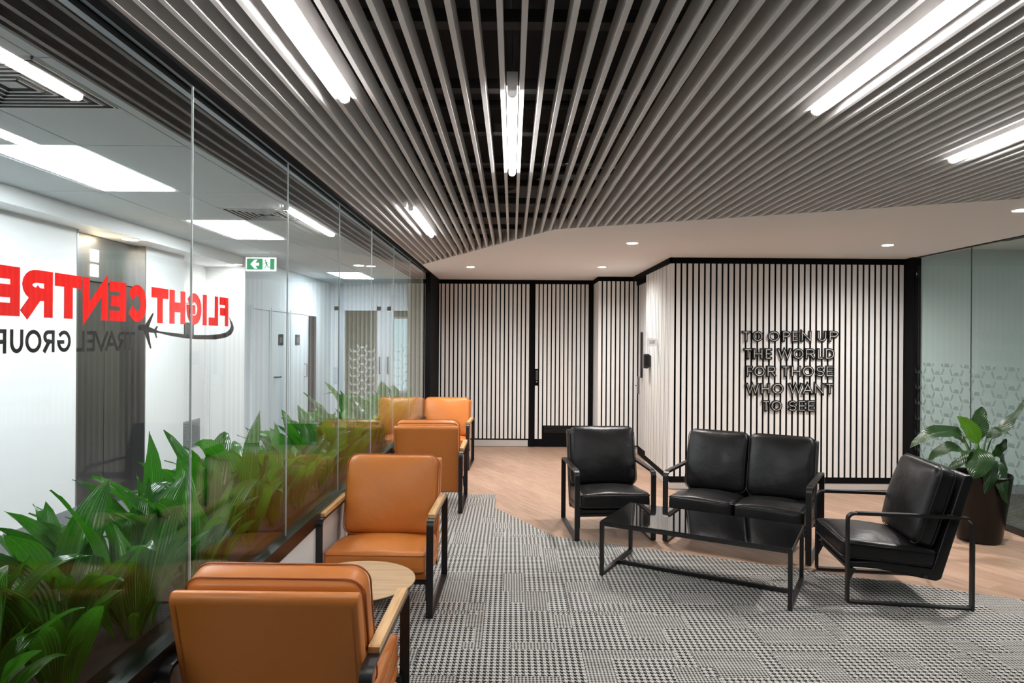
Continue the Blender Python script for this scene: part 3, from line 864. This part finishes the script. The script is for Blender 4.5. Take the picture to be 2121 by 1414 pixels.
STROKES['U'] = [[(0, 1), (0, .4)] + arc(.5, .42, .5, .42, 180, 360, 12)[1:] + [(1, 1)]]
STROKES['S'] = [arc(.5, .74, .46, .26, 30, 270, 12)[:-1] + arc(.5, .25, .5, .25, 90, -150, 12)]
STROKES['C'] = [arc(.5, .5, .5, .5, 48, 312, 20)]
STROKES['G'] = [arc(.5, .5, .5, .5, 48, 350, 22) + [(1, .46), (.6, .46)]]

def stroke_poly(mb, ch, w, h, t, fn, d0, d1, square=True, inset=None):
    tt = t if inset is None else inset
    for ip, pl in enumerate(STROKES[ch]):
        P = [Vector((tt / 2 + x * (w - tt), tt / 2 + y * (h - tt))) for x, y in pl]
        if ch == 'I': P = [Vector((w / 2, p.y)) for p in P]
        closed = (P[0] - P[-1]).length < 1e-6
        if closed: P = P[:-1]
        n = len(P); A = []; B = []
        if square and not closed:
            P[0] = P[0] + (P[0] - P[1]).normalized() * t / 2
            P[-1] = P[-1] + (P[-1] - P[-2]).normalized() * t / 2
        for i in range(n):
            if closed: a, b, c = P[i - 1], P[i], P[(i + 1) % n]
            else: a, b, c = P[max(i - 1, 0)], P[i], P[min(i + 1, n - 1)]
            e1 = (b - a).normalized() if (b - a).length > 1e-9 else (c - b).normalized()
            e2 = (c - b).normalized() if (c - b).length > 1e-9 else e1
            n1 = Vector((-e1.y, e1.x)); n2 = Vector((-e2.y, e2.x))
            m = n1 + n2
            m = m.normalized() if m.length > 1e-6 else n1
            k = min(1.0 / max(m.dot(n1), 0.2), 2.2)
            A.append(tuple(b + m * t / 2 * k)); B.append(tuple(b - m * t / 2 * k))
        if closed: A.append(A[0]); B.append(B[0])
        mb.strip(A, B, fn, d0 - 0.00022 * ip, d1 + 0.00022 * ip)

# --- slogan on the feature wall (letters with a pale inline, standing off the slats)
slog = thing('wall_lettering', 'raised black capital letters with pale inlines spelling a five-line slogan', 'lettering', (2.75, TY - 0.001, 1.2))
ZS = 6.427
LINES = [
 (684.6, 707.6, [('T', 238, 355), ('O', 378, 522), ('O', 586, 745), ('P', 776, 888), ('E', 905, 995), ('N', 1024, 1168), ('U', 1240, 1372), ('P', 1396, 1528)]),
 (720.8, 744.2, [('T', 262, 378), ('H', 386, 522), ('E', 545, 644), ('W', 708, 905), ('O', 915, 1068), ('R', 1082, 1218), ('L', 1240, 1330), ('D', 1345, 1480)]),
 (757.0, 780.4, [('F', 295, 388), ('O', 394, 552), ('R', 568, 696), ('T', 765, 882), ('H', 892, 1028), ('O', 1040, 1200), ('S', 1220, 1342), ('E', 1354, 1465)]),
 (793.0, 816.6, [('W', 288, 474), ('H', 488, 616), ('O', 636, 798), ('W', 858, 1052), ('A', 1038, 1192), ('N', 1200, 1336), ('T', 1350, 1465)]),
 (828.8, 852.0, [('T', 506, 614), ('O', 620, 778), ('S', 852, 975), ('E', 986, 1096), ('E', 1110, 1224)]),
]
for vt_, vb_, let in LINES:
    for ch, a, b in let:
        pa = at_y(1500 + a / ZS, vb_ + 0.0, TY - 0.03); pb = at_y(1500 + b / ZS, vt_, TY - 0.03)
        w, h = pb.x - pa.x, pb.z - pa.z
        fn = lambda p, q, d: (p, -d, q)
        mb = MB(); stroke_poly(mb, ch, w, h, 0.029, fn, 0.0, 0.024)
        o = mb.build('letter', 'letter_black', slog); o.location = (pa.x - 2.75, 0, pa.z - 1.2)
        mb = MB(); stroke_poly(mb, ch, w, h, 0.0055, fn, 0.0245, 0.0256, square=False, inset=0.029)
        mb.build('inline', 'inline_grey', o)

# --- vinyl lettering on the glass (read from the corridor)
log = thing('glass_lettering', 'red and black vinyl company name with plane swoosh on the glass, seen from behind', 'lettering', (GX - 0.006, 2.0, 1.6))
def vinyl_letter(ch, ua, ub, z0, z1, t, m, name='letter'):
    # ua/ub: pixel columns at letter height
    ya = at_x(ua, 690, GX).y; yb = at_x(ub, 690, GX).y
    w = abs(yb - ya); y_start = max(ya, yb)
    fn = lambda p, q, d: (-d, y_start - 2.0 - p, z0 - 1.6 + q)
    mb = MB(); stroke_poly(mb, ch, w, z1 - z0, t, fn, 0.0, 0.0008)
    mb.build(name, m, log)
Z2 = 3.535
for ch, a, b, t in (('E', -30, 163, .030), ('R', 182, 403, .031), ('T', 418, 612, .033), ('N', 620, 806, .031), ('E', 818, 937, .030), ('C', 950, 1085, .033),
                    ('T', 1122, 1245, .033), ('H', 1255, 1368, .033), ('G', 1378, 1487, .033), ('I', 1493, 1528, .033), ('L', 1540, 1608, .031), ('F', 1618, 1682, .031)):
    vinyl_letter(ch, a / Z2, b / Z2, 1.647, 1.761, t, 'red_vinyl')
for ch, a, b in (('P', -28, 66), ('U', 95, 190), ('O', 206, 322), ('R', 338, 418), ('G', 438, 536), ('L', 580, 635), ('E', 655, 712), ('V', 708, 808), ('A', 788, 880), ('R', 880, 938), ('T', 930, 1004)):
    vinyl_letter(ch, a / Z2, b / Z2, 1.5615, 1.6165, 0.0095, 'black_vinyl')
Z7 = 9.64
def gp(x, y):
    p = at_x(280 + x / Z7, 600 + y / Z7, GX); return (p.y - 2.0, p.z - 1.6)
fn = lambda a, b, d: (-d, a, b)
A = [gp(*p) for p in [(1895, 540), (1925, 610), (1945, 720), (1920, 790), (1850, 850), (1720, 885), (1500, 905), (1250, 903), (1000, 885), (750, 855), (460, 822)]]
B = [gp(*p) for p in [(1897, 540), (1968, 650), (1996, 740), (1992, 815), (1945, 895), (1850, 950), (1640, 993), (1250, 988), (1000, 963), (750, 920), (460, 850)]]
MB().strip(A, B, fn, 0, 0.0008).build('swoosh', 'black_vinyl', log)
pl = MB()
for poly in ([(98, 745), (115, 705), (150, 688), (220, 695), (320, 740), (430, 785), (520, 828), (520, 850), (430, 862), (310, 850), (200, 815), (130, 803), (105, 778)],
             [(225, 720), (385, 470), (400, 463), (410, 475), (400, 505), (312, 745)], [(212, 812), (308, 845), (325, 950), (362, 1165), (350, 1176), (335, 1165)],
             [(420, 790), (465, 725), (497, 730), (455, 815)], [(418, 850), (455, 828), (478, 962), (455, 962)]):
    pl.prism([gp(*p) for p in poly], fn, 0, 0.0008)
pl.build('plane_emblem', 'black_vinyl', log)

# --- blade sign and reader on the side wall
bs = thing('blade_sign', 'small white blade room sign projecting from the slatted side wall', 'sign', (SX, 7.96, 1.585))
box('plate', 'white_plastic', -0.132, -0.001, -0.004, 0.004, -0.045, 0.048, bs)
xx = -0.098
for ch in 'SURF':
    mb = MB(); stroke_poly(mb, ch, 0.015, 0.042, 0.0035, lambda p, q, d: (xx + p, -0.0042 - d, -0.018 + q), 0, 0.0006); mb.build('letter', 'letter_black', bs)
    xx += 0.019
rd = thing('card_reader', 'black wall-mounted reader box projecting below the white blade sign', 'card reader', (SX, 8.38, 1.35))
MB().prism([(-0.088, -0.085), (-0.05, -0.09), (-0.001, -0.06), (-0.001, 0.065), (-0.03, 0.09), (-0.088, 0.085)], lambda a, b, d: (a, d, b), -0.06, 0.07).build('body', 'frame_black', rd)
box('screen', 'rail_black', -0.080, -0.03, -0.063, -0.06, -0.06, 0.07, rd)

# ================================================================== FURNITURE
def rr_pts(hx, hz0, hz1, r_top, r_bot, n=6):
    pts = []
    for cx, cz, r, a0 in ((hx - r_top, hz1 - r_top, r_top, 0), (-hx + r_top, hz1 - r_top, r_top, 90), (-hx + r_bot, hz0 + r_bot, r_bot, 180), (hx - r_bot, hz0 + r_bot, r_bot, 270)):
        for i in range(n + 1):
            a = math.radians(a0 + 90 * i / n); pts.append((cx + r * math.cos(a), cz + r * math.sin(a)))
    return pts
def loop_frame(name, xc, bw, hd, zt, th, rt, rb, m, parent):
    o_ = rr_pts(hd, 0.0, zt, rt, rb); i_ = rr_pts(hd - th, th, zt - th, max(rt - th, 0.004), max(rb - th, 0.002))
    mb = MB()
    A = o_ + [o_[0]]; B = i_ + [i_[0]]
    mb.strip(A, B, lambda a, b, d: (d, a, b), xc - bw / 2, xc + bw / 2)
    return mb.build(name, m, parent, 35)
def cushion_mesh(name, m, W, D, T, r=0.035, crown=0.03, back_crown=0.0, n=(16, 14, 6), sag=0.0):
    # soft rounded box, thickness along z, crown on the top face
    bm = bmesh.new()
    def face_grid(fn, a, b):
        vs = [[bm.verts.new(fn(-1 + 2 * i / a, -1 + 2 * j / b)) for j in range(b + 1)] for i in range(a + 1)]
        for i in range(a):
            for j in range(b): bm.faces.new((vs[i][j], vs[i+1][j], vs[i+1][j+1], vs[i][j+1]))
    nx, ny, nz = n
    face_grid(lambda s, t: (s, t, 1), nx, ny); face_grid(lambda s, t: (s, t, -1), nx, ny)
    face_grid(lambda s, t: (s, 1, t), nx, nz); face_grid(lambda s, t: (s, -1, t), nx, nz)
    face_grid(lambda s, t: (1, s, t), ny, nz); face_grid(lambda s, t: (-1, s, t), ny, nz)
    bmesh.ops.remove_doubles(bm, verts=bm.verts, dist=1e-5)
    hx, hy, hz = W / 2, D / 2, T / 2
    for v in bm.verts:
        s, t, q = v.co
        # concentrate grid lines at the rims
        f = lambda c: math.copysign(1 - (1 - abs(c)) ** 1.5, c)
        p = Vector((f(s) * hx, f(t) * hy, q * hz))
        inn = Vector((max(-hx + r, min(hx - r, p.x)), max(-hy + r, min(hy - r, p.y)), max(-hz + r * .8, min(hz - r * .8, p.z))))
        d = p - inn
        if d.length > 1e-9: p = inn + d.normalized() * min(d.length, r) if d.length > r else p
        k = (1 - abs(p.x / hx) ** 2.4) * (1 - abs(p.y / hy) ** 2.4)
        if q > 0: p.z += crown * k * max(q, 0)
        else: p.z -= back_crown * k * max(-q, 0)
        # sides bulge
        p.x *= 1 + 0.012 * (1 - (p.y / hy) ** 2); p.y *= 1 + 0.015 * (1 - (p.x / hx) ** 2)
        p.z += 0.004 * math.sin(17 * p.x + 3 * p.y) * math.cos(13 * p.y) * (1 if q > 0 else 0)
        v.co = p
    for f_ in bm.faces: f_.smooth = True
    bmesh.ops.recalc_face_normals(bm, faces=bm.faces)
    me = bpy.data.meshes.new(name); bm.to_mesh(me); bm.free(); me.materials.append(MATS[m])
    return me
def rim_path(W, D, z, r, n=5):
    hx, hy = W / 2, D / 2; pts = []
    for cx, cy, a0 in ((hx - r, hy - r, 0), (-hx + r, hy - r, 90), (-hx + r, -hy + r, 180), (hx - r, -hy + r, 270)):
        for i in range(n + 1):
            a = math.radians(a0 + 90 * i / n); x, y = cx + r * math.cos(a), cy + r * math.sin(a)
            x *= 1 + 0.012 * (1 - (y / hy) ** 2); y *= 1 + 0.015 * (1 - (x / hx) ** 2)
            pts.append((x, y, z))
    return pts
def cushion(parent, name, m, pm, W, D, T, loc, rx, crown, back_crown, r=0.035):
    me = cushion_mesh(name, m, W, D, T, r, crown, back_crown)
    o = obj(name, me, parent, loc); o.rotation_euler = (rx, 0, 0)
    mb = MB()
    mb.tube(rim_path(W + 0.002, D + 0.002, T / 2 - r * 0.42, r * 1.0), 0.0032, 6, True)
    mb.tube(rim_path(W + 0.002, D + 0.002, -T / 2 + r * 0.42, r * 1.0), 0.0032, 6, True)
    mb.build('piping', pm, o, True)
    return o

def make_seat(name, label, cat, group, W, n, lea, pipe, wood, loc, rz):
    t = thing(name, label, cat, loc, rz, group)
    bw = 0.040; hd = 0.36
    zt = 0.562 if wood else 0.556
    inner = W - 2 * bw
    for s in (-1, 1):
        xc = s * (W / 2 - bw / 2)
        fr = loop_frame('side_frame', xc, bw, hd, zt, 0.0135, 0.045, 0.006, 'frame_black', t)
        if wood:
            m = MB()
            P = [(-0.30, zt), (0.235, zt), (0.235, zt + 0.020), (0.225, zt + 0.024), (-0.29, zt + 0.024), (-0.30, zt + 0.020)]
            m.prism(P, lambda a, b, d: (d, a, b), xc - bw / 2 + 0.001, xc + bw / 2 - 0.001)
            m.build('arm_pad', 'oak', t)
        else:
            m = MB()
            P = [(-0.305, zt), (0.28, zt), (0.275, zt + 0.005), (-0.30, zt + 0.005)]
            m.prism(P, lambda a, b, d: (d, a, b), xc - bw / 2 + 0.002, xc + bw / 2 - 0.002)
            m.build('arm_pad', lea, t)
    iw = inner / 2 - 0.002
    # upholstered shell: seat pan bends into the reclined back
    outer = [(-0.335, 0.245), (-0.335, 0.212), (-0.17, 0.207), (0.165, 0.150), (0.195, 0.165), (0.372, 0.775), (0.366, 0.795), (0.350, 0.803), (0.325, 0.798), (0.312, 0.785)]
    inr = [(0.146, 0.222), (-0.17, 0.252)]
    m = MB().prism(outer + inr, lambda a, b, d: (d, a, b), -iw, iw)
    sh = m.build('shell', lea, t)
    md = sh.modifiers.new('bevel', 'BEVEL'); md.width = 0.014; md.segments = 3; md.limit_method = 'ANGLE'
    for p in sh.data.polygons: p.use_smooth = True
    # edge stitching of the shell back
    m = MB()
    for s in (-1, 1):
        m.tube([(s * (iw - 0.020), 0.196 + 0.0015, 0.168), (s * (iw - 0.020), 0.372 + 0.0008, 0.765)], 0.0013, 5)
    m.build('stitching', pipe, sh)
    # metal rails under the pan
    for y, z in ((-0.325, 0.200), (0.10, 0.178)):
        box('seat_rail', 'frame_black', -W / 2 + 0.035, W / 2 - 0.035, y - 0.014, y + 0.014, z - 0.010, z + 0.010, t)
    for s in (-1, 1):
        MB().prism([(-0.352, 0.10), (-0.352, 0.205), (-0.30, 0.205)], lambda a, b, d: (d, a, b), s * (W / 2 - 0.030), s * (W / 2 - 0.045)).build('gusset', 'frame_black', t)
    cw = (inner - 0.006) / n
    for i in range(n):
        xc = -inner / 2 + 0.003 + cw * (i + 0.5)
        cushion(t, 'seat_cushion', lea, pipe, cw - 0.006, 0.545, 0.115, (xc, -0.098, 0.297), math.radians(-4.5), 0.040, 0.0)
        cushion(t, 'back_cushion', lea, pipe, cw - 0.004, 0.50, 0.125, (xc, 0.170, 0.592), math.radians(90 - 17), 0.042, 0.01, 0.058)
    return t

def face_to(dx, dy):      # rotation that turns the chair front (-y) towards (dx, dy)
    return math.atan2(dy, dx) + PI / 2
TAN = ('leather_tan', 'stitch_tan', True)
BLK = ('leather_black', 'piping_black', False)
tan1 = make_seat('armchair', 'tan leather armchair nearest the camera, seen from behind', 'chair', 'tan leather armchairs', 0.68, 1, *TAN, (-0.765, 2.475, 0), PI + math.radians(-1.0))
dup(tan1, (-0.775, 4.235, 0), math.radians(-1.2), 'tan leather armchair facing the camera beyond the round side table')
dup(tan1, (-0.785, 6.575, 0), PI, 'tan leather armchair with its back to the camera, third from the front')
dup(tan1, (-0.845, 8.66, 0), math.radians(-2), 'tan leather armchair farthest away, facing the camera by the slatted wall')
blk1 = make_seat('armchair', 'black leather armchair on the left of the loveseat, facing the camera', 'chair', 'black leather armchairs', 0.66, 1, *BLK, (0.81, 5.765, 0), math.radians(4.5))
# side-on chair: feet of the near frame give its place
pf, pr_ = at_z(1754.6, 1249.5), at_z(2017.8, 1265.0)
ax = (pr_ - pf).normalized()          # front -> rear
per = Vector((-ax.y, ax.x, 0))        # into the room
ctr = pf + ax * 0.36 + per * 0.33
dup(blk1, ctr, math.atan2(ax.y, ax.x) - PI / 2, 'black leather armchair on the right, seen side-on beside the potted plant')
# loveseat
lf = at_z(1372, 1120); dr = Vector((math.cos(math.radians(-31.5)), math.sin(math.radians(-31.5)), 0))
nb = Vector((-dr.y, dr.x, 0))
sc = lf + dr * 0.55 + nb * 0.36
make_seat('loveseat', 'black leather two-seat sofa with steel arms in front of the slogan wall', 'sofa', None, 1.10, 2, *BLK, sc, math.radians(-31.5))

# coffee table
cA = math.radians(-29.3)
ct_fl = at_z(1243.6, 1190.8)
dx_ = Vector((math.cos(cA), math.sin(cA), 0)); dy_ = Vector((-dx_.y, dx_.x, 0))
cc = ct_fl + dx_ * 0.606 + dy_ * 0.30
ct = thing('coffee_table', 'low black glass coffee table on thin steel frame between the black seats', 'table', cc, cA)
hw, hd_, zt, b = 0.612, 0.305, 0.372, 0.025
box('tabletop', 'table_glass', -hw + 0.004, hw - 0.004, -hd_ + 0.004, hd_ - 0.004, zt - 0.007, zt, ct)
m = MB().box(-hw, hw, -hd_, -hd_ + b, zt - 0.032, zt - 0.0075).box(-hw, hw, hd_ - b, hd_, zt - 0.032, zt - 0.0075)
m.box(-hw, -hw + b, -hd_ + b, hd_ - b, zt - 0.032, zt - 0.0075).box(hw - b, hw, -hd_ + b, hd_ - b, zt - 0.032, zt - 0.0075)
m.build('apron', 'frame_black', ct)
for sx in (-1, 1):
    for sy in (-1, 1):
        x0 = sx * hw; y0 = sy * hd_
        box('leg', 'frame_black', x0, x0 - sx * b, y0, y0 - sy * b, 0, zt - 0.0325, ct)
    box('floor_bar', 'frame_black', sx * hw, sx * (hw - b), -hd_ + b, hd_ - b, 0, b, ct)
box('stretcher', 'frame_black', -hw + b, hw - b, -b / 2, b / 2, 0.0, b, ct)

# round side table
rt = thing('side_table', 'round oak side table on a black pedestal between two tan armchairs', 'table', (-0.735, 3.23, 0))
MB().lathe([(0.001, 0.432), (0.262, 0.432), (0.277, 0.440), (0.279, 0.4445), (0.001, 0.4445)], 56).build('edge_band', 'frame_black', rt, True)
MB().lathe([(0.001, 0.445), (0.278, 0.445), (0.279, 0.447), (0.278, 0.450), (0.001, 0.450)], 56).build('tabletop', 'oak_top', rt, True)
MB().lathe([(0.03, 0.012), (0.028, 0.03), (0.028, 0.42), (0.09, 0.431)], 24).build('column', 'frame_black', rt, True)
MB().lathe([(0.001, 0.0), (0.19, 0.0), (0.19, 0.008), (0.03, 0.012)], 40).build('base', 'frame_black', rt, True)

# ================================================================== PLANTS
def leaf_mesh(name, curve, width, m, fold=0.25, ns=4, twist=0.0, wave=0.0, side=None, shape='lance', seed=0):
    # curve: list of points along the midrib; blade built across it
    rnd = random.Random(seed)
    n = len(curve) - 1; vs = []; fs = []; uvs = []
    for i, p in enumerate(curve):
        t = i / n
        tan = (curve[min(i + 1, n)] - curve[max(i - 1, 0)]).normalized()
        sd = side if side is not None else tan.cross(Vector((0, 0, 1)))
        sd = (sd - tan * sd.dot(tan)).normalized()
        q = Matrix.Rotation(twist * t, 3, tan); sd = q @ sd
        up = sd.cross(tan).normalized()
        if shape == 'lance':
            tp = max(0.0, (t - 0.12) / 0.88)
            w = width * max(0.06, tp ** 0.62 * (1 - tp) ** 0.85 / 0.3675)
        else:
            w = width * (0.05 + 0.95 * math.sin(PI * min(1, max(0, (t - 0.22) / 0.78)) ** 0.72) ** 0.75) if t > 0.22 else width * 0.06
        if i == n: w = width * 0.012
        for j in range(ns + 1):
            s = -1 + 2 * j / ns
            wv = wave * math.sin(t * 19 + (1.3 if s > 0 else 0) + seed) * abs(s) * min(1, t * 2)
            vs.append(p + sd * (s * w / 2) + up * (abs(s) * w * fold * 0.5 + wv))
            uvs.append((j / ns, t))
    for i in range(n):
        for j in range(ns):
            a = i * (ns + 1) + j
            fs.append((a, a + 1, a + ns + 2, a + ns + 1))
    me = bpy.data.meshes.new(name); me.from_pydata([tuple(v) for v in vs], [], fs)
    uvl = me.uv_layers.new(name='UVMap')
    for l in me.loops: uvl.data[l.index].uv = uvs[l.vertex_index]
    for p in me.polygons: p.use_smooth = True
    me.materials.append(MATS[m])
    return me
leaf_vars = []
rnd = random.Random(3)
for i in range(24):
    L = rnd.uniform(0.58, 0.80)
    lean = rnd.uniform(0.08, 0.50); droop = rnd.choice([0.3, 0.9, 1.6, 2.4, 3.2]) * rnd.uniform(0.8, 1.2)
    pts = []; a = lean * 0.3; p = Vector((0, 0, 0)); n = 13
    for k in range(n + 1):
        pts.append(p.copy())
        t = k / n
        a = lean + droop * max(0, t - 0.35) ** 1.4
        p = p + Vector((math.sin(a), 0.0, math.cos(a))) * (L / n)
    leaf_vars.append(leaf_mesh('leaf', pts, rnd.uniform(0.095, 0.14), 'leaf_green', rnd.uniform(0.15, 0.5), 4, rnd.uniform(-1.2, 1.2), 0.006, None, 'lance', i))
class _V:
    def __init__(self, co): self.co = co
vcache = {m_.name: [_V(v.co.copy()) for v in list(m_.vertices)[::3]] for m_ in leaf_vars}
tr = thing('planter_trough', 'long dark planter trough running outside the glass partition', 'planter', (-1.45, 4.0, 0))
box('trough', 'trough', -0.20, 0.18, -3.3, 5.0, 0.0, 0.50, tr)
box('soil', 'soil', -0.19, 0.17, -3.29, 4.99, 0.50, 0.512, tr)
ordinal = ['first', 'second', 'third', 'fourth', 'fifth', 'sixth', 'seventh', 'eighth', 'ninth', 'tenth', 'eleventh', 'twelfth', 'thirteenth', 'fourteenth',
           'fifteenth', 'sixteenth', 'seventeenth', 'eighteenth', 'nineteenth', 'twentieth', 'twenty-first', 'twenty-second', 'twenty-third', 'twenty-fourth', 'twenty-fifth', 'twenty-sixth', 'twenty-seventh', 'twenty-eighth', 'twenty-ninth', 'thirtieth',
           'thirty-first', 'thirty-second', 'thirty-third', 'thirty-fourth', 'thirty-fifth', 'thirty-sixth', 'thirty-seventh', 'thirty-eighth']
y = 1.15; i = 0
while y < 8.8 and i < 38:
    t = thing('trough_plant', 'dark green strap-leaf plant in the trough, %s from the near end' % ordinal[i], 'plant', ((-1.37 if i % 2 else -1.53) + rnd.uniform(-0.04, 0.04), y, 0.5125), rnd.uniform(0, 6.28), 'leafy plants in the trough')
    nl = (20 if y < 4.5 else 16)
    for k in range(nl):
        o = obj('leaf', rnd.choice(leaf_vars), t)
        a = k * 2.399 + rnd.uniform(-0.4, 0.4)
        r = rnd.uniform(0.0, 0.06)
        o.location = (r * math.cos(a), r * math.sin(a), 0.0)
        # keep blades off the glass: lean along the trough or outwards more than towards the pane
        wa = (a + t.rotation_euler.z) % (2 * PI)
        sc = rnd.uniform(0.68, 1.0)
        if math.cos(wa) > 0.2: sc *= 0.78
        if k >= nl - 6: sc *= 0.6
        o.rotation_euler = (rnd.uniform(-0.12, 0.12), rnd.uniform(-0.1, 0.12), a); o.scale = (sc, sc, sc * rnd.uniform(0.85, 1.0))
        # blades stay clear of the pane
        ct_, st_ = math.cos(t.rotation_euler.z), math.sin(t.rotation_euler.z)
        for _ in range(14):
            M = Matrix.LocRotScale(o.location, o.rotation_euler, o.scale)
            mx_ = max(((M @ v.co).x * ct_ - (M @ v.co).y * st_) for v in vcache[o.data.name])
            if t.location.x + mx_ < -1.175: break
            o.scale.x *= 0.85; o.scale.y *= 0.95
    y += 0.185 if y < 4 else 0.235
    i += 1

# potted plant by the right glass wall
PYY = 5.52
pb = at_y(2027.5, 1117, PYY)
pp = thing('potted_plant', 'broad-leaved green plant in a tall dark brown pot at the right', 'plant', (pb.x, PYY, 0))
MB().lathe([(0.001, 0.0), (0.150, 0.0), (0.158, 0.012), (0.225, 0.515), (0.230, 0.535), (0.222, 0.545), (0.208, 0.535), (0.20, 0.47), (0.001, 0.47)], 48).build('pot', 'pot_brown', pp, True)
MB().lathe([(0.001, 0.471), (0.199, 0.471), (0.199, 0.478), (0.001, 0.482)], 32).build('soil', 'soil', pp)
def bez(pts, n=14):
    out = []
    for i in range(n + 1):
        t = i / n; q = [p.copy() for p in pts]
        while len(q) > 1: q = [q[j].lerp(q[j + 1], t) for j in range(len(q) - 1)]
        out.append(q[0])
    return out
def pot_leaf(px, depths, width, m='leaf_pot', fold=0.2, wide=None, seed=0):
    P = [at_y(u, v, PYY + d) - Vector((pb.x, PYY, 0)) for (u, v), d in zip(px, depths)]
    base = Vector((P[0].x * 0.25, P[0].y * 0.3, 0.47))
    crv = bez(P, 14)
    st = bez([base, Vector((base.x * 0.6 + P[0].x * 0.4, base.y * 0.5 + P[0].y * 0.5, (0.47 + P[0].z) / 2 + 0.04)), crv[3]], 8)
    sd = None if wide is None else Vector(wide)
    me = leaf_mesh('leaf', crv, width, m, fold, 6, 0.0, 0.008, sd, 'oval', seed)
    o = obj('leaf', me, pp)
    MB().tube(st, [0.011 - 0.0008 * i for i in range(9)], 7).build('petiole', 'stem_green', pp, True)
    return o
pot_leaf([(2018, 925), (1985, 880), (1925, 885), (1885, 928)], [0.0, -0.03, -0.06, -0.10], 0.13, wide=(0.2, 0.75, 0.6), seed=1)
pot_leaf([(2024, 930), (2014, 900), (2030, 870), (2034, 841)], [0.10, 0.14, 0.18, 0.22], 0.165, fold=0.25, wide=(1, 0.1, 0), seed=2)
pot_leaf([(2030, 935), (2026, 910), (2010, 880), (1982, 862)], [-0.02, -0.04, -0.04, -0.06], 0.125, 'leaf_bright', 0.1, (0.7, -0.1, 0.7), 3)
pot_leaf([(2042, 930), (2056, 895), (2090, 870), (2124, 826)], [0.02, 0.04, 0.04, 0.02], 0.125, wide=(0.6, 0.3, 0.75), fold=0.35, seed=4)
pot_leaf([(2036, 930), (2042, 888), (2072, 880), (2094, 902)], [0.0, -0.04, -0.08, -0.12], 0.11, wide=(0.1, 0.9, 0.4), seed=5)
pot_leaf([(2048, 955), (2060, 938), (2078, 925), (2084, 908)], [0.05, 0.03, 0.02, 0.0], 0.085, wide=(0.5, 0.1, -0.8), seed=6)
pot_leaf([(2032, 935), (2028, 912), (2030, 960), (2014, 992)], [-0.06, -0.16, -0.28, -0.30], 0.23, fold=0.22, wide=(1, 0.0, 0.1), seed=7)
pot_leaf([(2044, 945), (2052, 925), (2060, 985), (2040, 1022)], [-0.06, -0.16, -0.26, -0.27], 0.15, wide=(0.9, 0.1, -0.2), seed=8)
pot_leaf([(2052, 955), (2066, 935), (2074, 1000), (2086, 1042)], [-0.04, -0.14, -0.25, -0.26], 0.125, wide=(0.9, 0.1, 0.3), seed=9)
pot_leaf([(2012, 948), (1985, 918), (1955, 918), (1918, 962)], [0.0, 0.02, 0.04, 0.06], 0.13, wide=(0.2, 0.8, 0.5), seed=10)
pot_leaf([(2018, 945), (2005, 920), (1985, 945), (1968, 975)], [-0.05, -0.15, -0.24, -0.25], 0.15, fold=0.3, wide=(0.7, -0.1, 0.6), seed=11)
pot_leaf([(2050, 950), (2070, 930), (2086, 950), (2084, 985)], [0.06, 0.10, 0.12, 0.08], 0.14, wide=(0.8, 0.6, 0.2), seed=12)
pot_leaf([(2008, 935), (1995, 905), (1975, 892), (1957, 884)], [0.12, 0.16, 0.18, 0.20], 0.13, wide=(0.3, 0.6, 0.7), seed=13)
